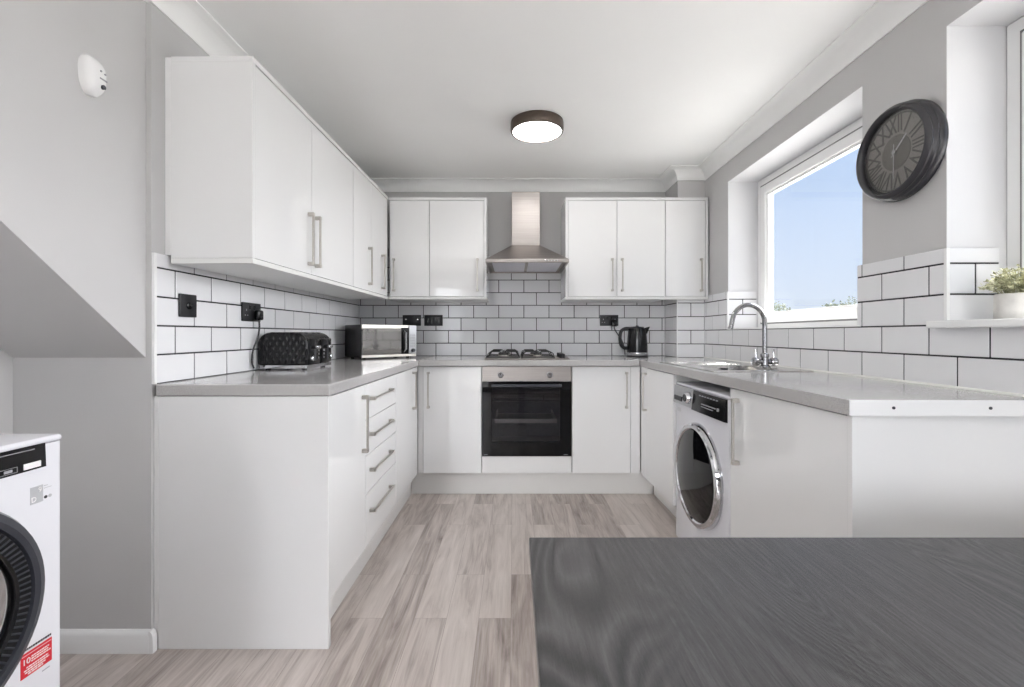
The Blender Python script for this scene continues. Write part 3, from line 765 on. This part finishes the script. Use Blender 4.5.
# ------------------------------------------------------------------ sink and tap
s_off = Vector((1.11, 2.45, ZT))
Ws = PIV + Matrix.Rotation(TH_R, 3, 'Z') @ (Vector((1.11, 2.45, 0))-PIV)
sk = thing('sink', 'stainless steel inset sink with one and a half bowls in the right worktop', 'sink', (Ws.x, Ws.y, ZT), TH_R, off=s_off)
u0, u1, x0, x1 = 2.085, 2.82, .885, 1.345
A = (2.13, 2.435, .950, 1.235); B = (2.500, 2.775, .930, 1.240)    # half bowl, main bowl (u0,u1,x0,x1)
m = MB(); z, zl = ZT+.0006, ZT+.0045
m.box(x0, x1, u0, A[0], z, zl, .0015); m.box(x0, x1, A[1], B[0], z, zl, .0015); m.box(x0, x1, B[1], u1, z, zl, .0015)
m.box(x0, A[2], A[0], A[1], z, zl); m.box(A[3], x1, A[0], A[1], z, zl); m.box(x0, B[2], B[0], B[1], z, zl); m.box(B[3], x1, B[0], B[1], z, zl)
m.build('rim', M['sink'], sk)
for (a, b, c_, d), dep in ((A, .055), (B, .150)):
    m = MB(); q = .014; zb_ = ZT-dep
    top = [(c_, a), (d, a), (d, b), (c_, b)]; bot = [(c_+q, a+q), (d-q, a+q), (d-q, b-q), (c_+q, b-q)]
    T = [m.b.verts.new((p[0], p[1], zl)) for p in top]; Bm = [m.b.verts.new((p[0], p[1], zb_)) for p in bot]
    for i in range(4): m.b.faces.new((T[i], T[(i+1) % 4], Bm[(i+1) % 4], Bm[i]))
    m.b.faces.new(Bm)
    bw = m.build('bowl', M['sink'], sk); md = bw.modifiers.new('wall', 'SOLIDIFY'); md.thickness = .0012; md.offset = 1
    MB().lathe([(.03, zb_+.001-0), (.028, zb_+.003), (0, zb_+.002)], ((c_+d)/2, (a+b)/2, 0), 'z', 20).build('drain', M['chrome'], bw)
MB().box(1.075, 1.115, A[1]-.016, A[1]-.009, ZT-.022, ZT-.006, .002).build('overflow', M['darkgrey'], sk)
# tap
tp = thing('mixer_tap', 'chrome swan-neck mixer tap with two lever handles behind the sink', 'tap', (1.262, 2.315, ZT+.005), 0)
m = MB(); m.lathe([(.026, 0), (.026, .006), (.018, .012), (.017, .05), (.020, .054), (.020, .066), (.0125, .072), (0, .072)], n=24)
bd = m.build('tap_body', M['tapchrome'], tp, smooth=S30)
pts = [(0, 0, .06), (0, 0, .12), (0, 0, .20)]
Rr = .088; zc_ = .218
for i in range(0, 15):
    a = PI*i/14*.93; pts.append((-Rr+Rr*math.cos(a), -.004*i/14*6, zc_+Rr*1.08*math.sin(a)))
e = Vector(pts[-1]); pts.append((e.x-.010, e.y-.002, e.z-.045))
MB().tube(pts, .0115, 14).build('spout', M['tapchrome'], tp, smooth=S30)
m = MB(); m.tube([(-.048, 0, .028), (.048, 0, .028)], .012, 14); m.build('valve_bar', M['tapchrome'], tp, smooth=S30)
for s in (-1, 1):
    kb = MB().lathe([(0, 0), (.018, 0), (.021, .006), (.021, .026), (.017, .032), (0, .033)] if s > 0 else [(0, 0), (.018, 0), (.021, -.006), (.021, -.026), (.017, -.032), (0, -.033)], (s*.030, 0, .028), 'x', 20).build('tap_handle', M['tapchrome'], tp, smooth=S30)
    MB().tube([(s*.044, 0, .045), (s*.044, .002, .078), (s*.046, .004, .090)], .0042, 8).build('lever', M['tapchrome'], kb, smooth=S30)

# ------------------------------------------------------------------ microwave (front faces -y, turned towards the room)
mw = thing('microwave', 'small black microwave with mirrored door standing in the back left worktop corner', 'microwave', (-1.028, 3.10, ZT), math.radians(43))
w, h, d = .418, .228, .275; z0 = .010
m = MB(); m.box(0, w, .006, d, z0, z0+h, .006, 2); m.build('casing', M['black_satin'], mw, smooth=S30)
for k in range(6): pass
m = MB()
for k in range(6): m.box(-.0012, .001, .07+k*.016, .076+k*.016, z0+.03, z0+.055)
m.build('vents', M['ink'], mw)
m = MB(); m.box(0, w, -.004, .0055, z0+h-.027, z0+h-.001, .002); m.build('top_trim', M['steel'], mw)
m = MB(); m.box(0, w, -.004, .0055, z0+.001, z0+.020, .002); m.build('bottom_trim', M['steel'], mw)
dm = MB(); dm.box(.002, w*.70, -.012, .0055, z0+.021, z0+h-.028, .002); dmo = dm.build('door', mat('mirror_glass', srgb(176, 174, 172), .05, metal=.9, noise=(10, .02)), mw)
m = MB(); m.box(w*.705, w*.845, -.012, .0055, z0+.021, z0+h-.020, .002); m.build('dark_panel', M['black'], mw)
m = MB(); m.tube([(w*.755, -.012, z0+.040), (w*.755, -.036, z0+.055), (w*.755, -.036, z0+h-.055), (w*.755, -.012, z0+h-.045)], .008, 8); m.build('handle', M['chrome'], dmo, smooth=S30)
m = MB(); m.box(w*.85, w-.001, -.012, .0055, z0+.021, z0+h-.002, .002); cp = m.build('control_panel', M['silver'], mw)
m = MB()
for i in range(3):
    for j in range(5): m.box(w*.875+i*.014, w*.875+i*.014+.009, -.0135, -.011, z0+.07+j*.02, z0+.08+j*.02)
m.build('keypad', M['ink_grey'], cp)
MB().lathe([(.014, -.012), (.013, -.026), (0, -.027)], (w*.925, 0, z0+.045), 'y', 18).build('dial', M['darkgrey'], cp, smooth=S30)
for x in (.04, w-.04):
    for y in (.05, d-.04): MB().lathe([(.012, 0), (.012, .0102), (0, .0102), (0, 0)], (x, y, 0), 'z', 10).build('foot', M['black'], mw)

# ------------------------------------------------------------------ toaster (front with levers faces -y, turned to face +x)
ts = thing('toaster', 'black diamond-patterned four-slice toaster on the left worktop', 'toaster', (-.985, 2.335, ZT), PI/2)
w, d, h = .294, .236, .180
def rounded(y0, y1, z0, z1, r, n=7):
    p = [(y0, z0), (y1, z0)]
    p += [(y1-r+r*math.cos(a), z1-r*.9+r*.9*math.sin(a)) for a in [PI/2*i/n for i in range(n+1)]]
    p += [(y0+r-r*math.sin(a), z1-r*.9+r*.9*math.cos(a)) for a in [PI/2*i/n for i in range(n+1)]]
    return p
m = MB(); m.prism(rounded(0, d, .024, h, .062), 'x', -w/2, w/2); bo = m.build('body', M['quilt'], ts, smooth=math.radians(40))
bo.modifiers.new('edge', 'BEVEL').width = .008; bo.modifiers['edge'].segments = 3; bo.modifiers['edge'].angle_limit = math.radians(60)
m = MB(); m.box(-w/2-.001, w/2+.001, -.001, d+.001, .008, .0235, .006, 3, 'vert'); m.build('base_band', M['chrome'], ts, smooth=S30)
for sx in (-1, 1):
    for y in (.03, d-.03): MB().lathe([(.012, 0), (.012, .0085), (0, .0085), (0, 0)], (sx*(w/2-.04), y, 0), 'z', 10).build('foot', M['black'], ts)
for sx in (-1, 1):
    cx = sx*.073
    fp = MB(); fp.box(cx-.060, cx+.060, -.006, .004, .026, h-.030, .004); fpo = fp.build('front_panel', M['black'], ts, smooth=S30)
    m = MB(); m.box(cx-.010, cx+.010, -.0085, -.005, .040, h-.038, .001); m.build('lever_track', M['ink'], fpo)
    m = MB(); m.box(cx-.022, cx+.022, -.030, -.0088, .100, .116, .005, 3); m.build('lever', M['chrome'], fpo, smooth=S30)
    m = MB(); m.lathe([(.013, -.0055), (.013, -.016), (.010, -.018), (0, -.018)], (cx+sx*.038, 0, .055), 'y', 18); m.build('browning_dial', M['chrome'], fpo, smooth=S30)
    for k in range(3):
        MB().box(cx-sx*.042-.006, cx-sx*.042+.006, -.0085, -.0055, .050+k*.018, .060+k*.018, .001).build('button', M['chrome'], fpo)
    for q in (-.028, .028):
        MB().box(cx+q-.013, cx+q+.013, .045, d-.045, h-.001, h+.0012, .0005).build('bread_slot', M['ink'], ts)

# ------------------------------------------------------------------ sockets, plugs, cords
def plate(label, cat, loc, rz, w, kind):
    t = thing(kind[0], label, cat, loc, rz)
    h = .086
    m = MB(); m.box(-w/2, w/2, -.009, -.0002, -h/2, h/2, .003, 2); p = m.build('face_plate', M['black_satin'], t, smooth=S30)
    k = kind[1]
    if k == 'double':
        for sx in (-1, 1):
            MB().box(sx*.018-.006, sx*.018+.006, -.0115, -.0085, .012, .030, .001).build('rocker_switch', M['black'], t)
            m = MB(); cx = sx*.046
            m.box(cx-.003, cx+.003, -.0098, -.0088, .004, .013); m.box(cx-.013, cx-.006, -.0098, -.0088, -.018, -.013); m.box(cx+.006, cx+.013, -.0098, -.0088, -.018, -.013)
            m.build('socket_holes', M['ink_grey'], t)
    elif k == 'single':
        MB().lathe([(.013, -.009), (.013, -.013), (.010, -.014), (.006, -.022), (0, -.022)], (0, 0, 0), 'y', 18).build('outlet', M['black'], t, smooth=S30)
    elif k == 'screws':
        for sx in (-1, 1):
            MB().lathe([(.006, -.009), (.006, -.0115), (0, -.012)], (sx*.047, 0, .008), 'y', 12).build('fixing_screw', M['chrome'], t)
    else:
        for i in range(4): MB().box(-.052+i*.030, -.038+i*.030, -.0125, -.0085, -.022, .016, .0015).build('rocker_switch', M['black'], t)
    return t
plate('black single outlet plate on the left tiles, nearest the room', 'socket', (TL, 1.725, 1.187), PI/2, .088, ('outlet_plate', 'single'))
plate('black double socket on the left tiles above the toaster', 'socket', (TL, 2.142, 1.183), PI/2, .148, ('wall_socket', 'double'))
plate('black plate with two bright screws on the back tiles above the microwave', 'socket', (-.8095, TB, 1.190), 0, .146, ('outlet_plate', 'screws'))
plate('black plate of four rocker switches on the back tiles, right of the microwave', 'switch', (-.638, TB, 1.190), 0, .146, ('switch_plate', 'grid'))
plate('black double socket on the back tiles beside the kettle', 'socket', (.754, TB, 1.190), 0, .146, ('wall_socket', 'double'))
def plug(label, loc, rz, pts):
    t = thing('plug', label, 'plug', loc, rz)
    m = MB(); m.box(-.024, .024, -.036, -.0125, -.026, .022, .009, 3); m.build('plug_body', M['black'], t, smooth=S30)
    c_ = MB(); c_.tube(pts, .0042, 8); c_.build('cord', M['black_satin'], t, smooth=S30)
def bez(pts, n=8):
    out = []
    P = [Vector(p) for p in pts]
    for i in range(len(P)-1):
        p0, p1, p2, p3 = P[max(i-1, 0)], P[i], P[i+1], P[min(i+2, len(P)-1)]
        for k in range(n):
            t = k/n
            out.append(.5*((2*p1)+(-p0+p2)*t+(2*p0-5*p1+4*p2-p3)*t*t+(-p0+3*p1-3*p2+p3)*t**3))
    out.append(P[-1]); return [tuple(v) for v in out]
plug('black plug in the socket above the toaster, its cord hanging down', (TL, 2.172, 1.172), PI/2,
     bez([(0, -.024, -.024), (0, -.026, -.06), (-.008, -.022, -.11), (-.028, -.015, -.155), (-.038, -.013, -.19), (-.034, -.010, -.225), (-.018, -.010, -.250)]))
plug('black plug in the socket beside the kettle, its cord running down to it', (.790, TB, 1.168), 0,
     bez([(0, -.024, -.024), (.004, -.030, -.05), (.025, -.045, -.09), (.050, -.06, -.13), (.066, -.085, -.20), (.068, -.098, -.246)]))

# ------------------------------------------------------------------ kettle
kt = thing('kettle', 'black jug kettle with chrome base band on the back worktop', 'kettle', (.925, 3.455, ZT+.0005))
MB().lathe([(0, 0), (.078, 0), (.080, .006), (.078, .013), (0, .013)], n=36).build('power_base', M['black_satin'], kt, smooth=S30)
MB().lathe([(.0755, .0135), (.0765, .016), (.0765, .034), (.0755, .0355)], n=36).build('base_band', M['chrome'], kt, smooth=S30)
MB().lathe([(0, .0135), (.0745, .0135), (.0745, .036), (.076, .037), (.0755, .08), (.071, .15), (.066, .195), (.0645, .210), (.060, .218), (0, .220)], n=40).build('jug', M['black'], kt, smooth=S30)
m = MB(); m.prism([(.050, .218), (.092, .228), (.086, .213), (.070, .175), (.060, .165)], 'y', -.016, .016); m.build('spout', M['black'], kt)
MB().lathe([(.052, .2195), (.050, .226), (.012, .230), (.010, .236), (0, .236)], n=28).build('lid', M['black_satin'], kt, smooth=S30)
MB().tube(bez([(-.050, 0, .212), (-.085, 0, .214), (-.118, 0, .196), (-.128, 0, .150), (-.122, 0, .095), (-.100, 0, .070), (-.070, 0, .068)]), .0125, 10).build('handle', M['black_satin'], kt, smooth=S30)

# ------------------------------------------------------------------ clock (faces -y, turned to face -x)
ck = thing('wall_clock', 'large round charcoal wall clock with roman numerals between the two windows', 'clock', (WR-.0003, 1.657, 1.735), -PI/2)
R = .172
m = MB(); m.lathe([(R-.004, 0), (R, -.006), (R, -.020), (R-.006, -.026), (R-.004, -.034), (R-.010, -.042), (R-.008, -.050), (R-.016, -.060), (R-.022, -.062), (R-.030, -.056), (R-.032, -.048), (R-.032, 0)], n=72)
# lathe about z -> rotate to face -y
m = MB(); m.lathe([(R-.004, 0), (R, -.006), (R, -.020), (R-.006, -.026), (R-.004, -.034), (R-.010, -.042), (R-.008, -.050), (R-.016, -.060), (R-.022, -.062), (R-.030, -.056), (R-.032, -.048), (R-.032, 0)], axis='y', n=72); m.build('rim', M['clock_rim'], ck, smooth=math.radians(50))
MB().lathe([(0, -.0305), (R-.0325, -.0305), (R-.0325, -.026), (0, -.026)], axis='y', n=64).build('dial', M['clock_face'], ck)
MB().lathe([(0, -.0325), (.062, -.0325), (.062, -.031), (0, -.031)], axis='y', n=48).build('centre_disc', M['clock_dark'], ck)
MB().lathe([(.137, -.031), (.137, -.034), (.131, -.034), (.131, -.031)], axis='y', n=64).build('chapter_ring', M['clock_num'], ck)
for i, s in enumerate(['XII', 'I', 'II', 'III', 'IV', 'V', 'VI', 'VII', 'VIII', 'IX', 'X', 'XI']):
    a = -i*PI/6
    rr_ = .097
    o = text('numeral', s, .1, M['clock_num'], ck, (rr_*math.sin(-a), -.0325, rr_*math.cos(a)), (PI/2, 0, 0), 1)
    o.rotation_mode = 'XYZ'; o.rotation_euler = (PI/2, -a if False else 0, 0)
    o.matrix_local = Matrix.Translation(o.location) @ Matrix.Rotation(-a, 4, 'Y') @ Matrix.Rotation(PI/2, 4, 'X') @ Matrix.Diagonal((.50 if len(s) > 2 else .62, .93, 1, 1))
def hand(name, ang, l, tail, w, y):
    m = MB(); m.box(-w/2, w/2, y-.001, y, -tail, l, .0005)
    m.build(name, M['chrome'], ck, xf=Matrix.Rotation(ang, 4, 'Y'))
hand('hour_hand', math.radians(46), .070, .02, .006, -.037); hand('minute_hand', math.radians(181), .098, .03, .005, -.040)
MB().lathe([(0, -.042), (.008, -.042), (.008, -.0326)], axis='y', n=20).build('hub', M['chrome'], ck)
MB().lathe([(0, -.046), (R-.0325, -.046), (R-.0325, -.0445), (0, -.0445)], axis='y', n=48).build('glass', M['clockglass'], ck)

# ------------------------------------------------------------------ ceiling light
cl = thing('ceiling_light', 'round flush ceiling light with dark bronze rim and lit white diffuser', 'ceiling light', (.132, 2.64, ZC))
MB().lathe([(.150, -.0005), (.152, -.010), (.152, -.048), (.148, -.056), (.138, -.058), (.138, -.0005)], n=64).build('rim', M['bronze'], cl, smooth=S30)
MB().lathe([(0, -.062), (.06, -.0615), (.11, -.059), (.1375, -.052), (.1375, -.040), (0, -.040)], n=64).build('diffuser', M['diffuser'], cl, smooth=S30)

# ------------------------------------------------------------------ alarm sensor on the stair wall
al = thing('motion_sensor', 'small white rounded sensor unit high on the stair wall', 'sensor', (-1.2566, 1.358, 1.842), PI/2)
m = MB()
rows = []
for k in range(0, 13):
    t = k/12; z = -.057+.114*t
    wd = .037*(1-(abs(2*t-1))**3.2*.55) * (.82+.18*t); dp = .036*(1-(abs(2*t-.95))**3*.55)
    ring = []
    for j in range(13):
        a = PI*j/12; e_ = .55
        ca, sa = math.cos(a), math.sin(a)
        ring.append(m.b.verts.new((wd*math.copysign(abs(ca)**e_, ca), -dp*abs(sa)**e_, z)))
    rows.append(ring)
for A_, B_ in zip(rows, rows[1:]):
    for j in range(12): m.b.faces.new((A_[j], A_[j+1], B_[j+1], B_[j]))
    m.b.faces.new((A_[12], A_[0], B_[0], B_[12]))
m.b.faces.new(rows[0]); m.b.faces.new(rows[-1])
m.build('housing', M['upvc'], al, smooth=math.radians(50))
MB().lathe([(0, -.0385), (.0065, -.0385), (.0065, -.028)], (.010, 0, -.028), 'y', 16).build('lens', M['darkgrey'], al)
for x, z in ((.002, .016), (.016, .013)):
    MB().lathe([(0, -.0372), (.0028, -.0372), (.0028, -.028)], (x, 0, z), 'y', 10).build('indicator', M['ink_grey'], al)
MB().box(-.002, .022, -.0372, -.030, -.008, -.004).build('printed_mark', M['ink_grey'], al)

# ------------------------------------------------------------------ potted plant on the near window sill
pt = thing('potted_plant', 'small pale-leaved plant in a round concrete pot on the near window sill', 'plant', (1.478, 1.348, SILL+.0131))
MB().lathe([(0, 0), (.049, 0), (.051, .003), (.051, .072), (.049, .074), (.045, .074), (.045, .060), (0, .060)], n=36).build('pot', M['concrete'], pt, smooth=S30)
MB().lathe([(0, .0625), (.0445, .0625), (.0445, .0605)], n=24).build('soil', M['soil'], pt)
rnd = random.Random(3)
m = MB(); st = MB()
for k in range(125):
    a = rnd.uniform(0, 2*PI); r1 = rnd.uniform(.02, .088); zt = .150-(r1/.088)**2*.062+rnd.uniform(-.018, .012)
    p0 = Vector((math.cos(a)*r1*.35, math.sin(a)*r1*.35, .060)); p2 = Vector((math.cos(a)*r1, math.sin(a)*r1, max(.085, zt))); p1 = (p0+p2)/2+Vector((0, 0, .02))
    st.tube([p0, p1, p2], .0009, 4)
    for q in range(11):
        t = .35+.65*q/10; c_ = p0*(1-t)**2+p1*2*t*(1-t)+p2*t*t
        b_ = rnd.uniform(0, 2*PI); el = rnd.uniform(-.3, .9); L = rnd.uniform(.008, .015)
        dv = Vector((math.cos(b_)*math.cos(el), math.sin(b_)*math.cos(el), math.sin(el))); sv = dv.cross(Vector((0, 0, 1))).normalized()*L*.34
        up = dv.cross(sv).normalized()*L*.12
        m.quad(c_, c_+dv*L*.5+sv+up, c_+dv*L, c_+dv*L*.5-sv+up)
m.build('foliage', M['leaf'], pt); st.build('stems', M['leaf'], pt)

# ------------------------------------------------------------------ table in front
tb = thing('dining_table', 'black-brown wood grain dining table in the foreground', 'table', (.70, .30, 0))
OFF[tb.name] = Vector((.70, .30, 0))
m = MB(); m.box(.0245, 1.36, -.12, .749, .728, .75, .002); m.build('tabletop', M['table'], tb)
m = MB()
for y in (-.07, .69): m.box(.125, 1.26, y, y+.018, .650, .7275)
for x in (.085, 1.28): m.box(x, x+.018, .005, .625, .650, .7275)
m.build('apron', M['table'], tb)
for x in (.06, 1.26):
    for y in (-.085, .635): MB().box(x, x+.065, y, y+.065, 0, .7275, .003).build('leg', M['table'], tb)

# ------------------------------------------------------------------ outside: unseen ground made pale to bounce light in, and distant trees seen over the sill
g = MB().box(-120, 160, -120, 200, -.6, -.15).build('ground', M['ground']); struct(g)
def tree(label, x, y, r, h, seed):
    t = thing('tree', label, 'tree', (x, y, -.15)); rn = random.Random(seed)
    MB().tube([(0, 0, 0), (.1, 0, h*.3), (0, .1, h*.65)], .2, 8, rs=[.28, .2, .1]).build('trunk', M['bark'], t)
    m = MB()
    for k in range(520):
        a, b_, q = rn.uniform(0, 2*PI), math.acos(rn.uniform(-.6, 1)), rn.uniform(.45, 1)**.5
        c_ = Vector((math.cos(a)*math.sin(b_)*r*q, math.sin(a)*math.sin(b_)*r*q, h*.68+math.cos(b_)*h*.32*q))
        c_ *= 1+rn.uniform(-.05, .05)
        n_ = Vector((rn.uniform(-1, 1), rn.uniform(-1, 1), rn.uniform(-1, 1))).normalized(); u_ = n_.orthogonal().normalized(); v_ = n_.cross(u_); s_ = r*rn.uniform(.07, .14)
        m.quad(c_-u_*s_, c_-v_*s_*.6, c_+u_*s_, c_+v_*s_*.6)
    m.build('crown', M['tree'], t)
tree('far low tree in the window, beside its far frame', 31, 54, 1.5, 4.9, 1)
tree('broad far tree in the middle of the window view', 38.5, 55, 1.9, 5.1, 2)
tree('slim far tree at the near edge of the window view', 42.5, 58, .8, 6.0, 4)

# ------------------------------------------------------------------ light
wd = bpy.data.worlds.new('sky'); scene.world = wd; wd.use_nodes = True
nt = wd.node_tree; n = nt.nodes; bg = n['Background']
tc = n.new('ShaderNodeTexCoord'); sp = n.new('ShaderNodeSeparateXYZ'); rp = n.new('ShaderNodeValToRGB')
nt.links.new(tc.outputs['Generated'], sp.inputs[0]); nt.links.new(sp.outputs['Z'], rp.inputs['Fac']); nt.links.new(rp.outputs['Color'], bg.inputs['Color'])
e = rp.color_ramp.elements
e[0].position = 0; e[0].color = srgb(226, 236, 249); e[1].position = .55; e[1].color = srgb(186, 213, 246)
k = e.new(.12); k.color = srgb(212, 228, 250)
k = e.new(.30); k.color = srgb(192, 216, 250)
bg.inputs['Strength'].default_value = 1.22

def sun(name, direction, strength, angle, col=(1, 1, 1)):
    l = bpy.data.lights.new(name, 'SUN'); l.energy = strength; l.angle = angle; l.color = col
    o = bpy.data.objects.new(name, l); COL.objects.link(o)
    o.rotation_euler = Vector(direction).to_track_quat('-Z', 'Y').to_euler(); o.location = (6, 0, 8); return o
sun('sun', (-1, .28, -3.0), 15, math.radians(.6), (1, .97, .92))
sun('fill_sun_panel', (.30, 1, -.28), 2.2, math.radians(24), (.97, .98, 1))  # added fill sun through the rear window, brightening the right end panel
sun('sky_light_high', (-1, -.05, -.50), 7.0, math.radians(56), (.98, .985, 1))
sun('sky_light_side', (-1, .0, -.17), 3.8, math.radians(46), (.98, .985, 1))
sun('fill_sun_rear', (.62, 1, -.34), 5.2, math.radians(60), (.95, .965, 1))  # added fill sun through the rear door, brightening floor and end panels
def lamp(name, loc, size, power, col, rot=(0, 0, 0)):
    l = bpy.data.lights.new(name, 'AREA'); l.shape = 'DISK'; l.size = size; l.energy = power; l.color = col
    o = bpy.data.objects.new(name, l); COL.objects.link(o); o.location = loc; o.rotation_euler = rot; return o

# ------------------------------------------------------------------ unseen uplighter added behind the camera to brighten the ceiling
fl = thing('added_uplighter', 'tall unseen uplighter added behind the camera to brighten the ceiling', 'added fill lamp', (-.66, -.45, 0))
MB().lathe([(0, 0), (.14, 0), (.14, .012), (.02, .03), (0, .03)], n=32).build('base', M['bronze'], fl, smooth=S30)
MB().tube([(0, 0, .03), (0, 0, 1.66)], .012, 12).build('pole', M['bronze'], fl, smooth=S30)
MB().lathe([(0, 1.655), (.05, 1.66), (.13, 1.70), (.18, 1.77), (.176, 1.77), (.127, 1.706), (.05, 1.668), (0, 1.664)], n=40).build('fill_shade', M['bronze'], fl, smooth=S30)
MB().lathe([(0, 1.735), (.145, 1.735), (.145, 1.725), (0, 1.725)], n=32).build('fill_emitter', emit('added_fill_glow', (1, .985, .975, 1), 190.), fl)

# ------------------------------------------------------------------ camera and view
cam = bpy.data.cameras.new('camera'); co = bpy.data.objects.new('camera', cam); COL.objects.link(co)
cam.sensor_width = 36; cam.lens = 36*460/1024; cam.clip_start = .02; cam.clip_end = 500
cam.shift_x = -2/1024; cam.shift_y = (334.3-343.5)/1024
co.location = (0, 0, 1.08); co.rotation_euler = (PI/2, 0, 0); scene.camera = co
vs = scene.view_settings; vs.view_transform = 'Standard'; vs.look = 'None'; vs.gamma = 1; vs.use_curve_mapping = False; vs.exposure = -0.18
scene.cycles.max_bounces = 10; scene.cycles.diffuse_bounces = 7
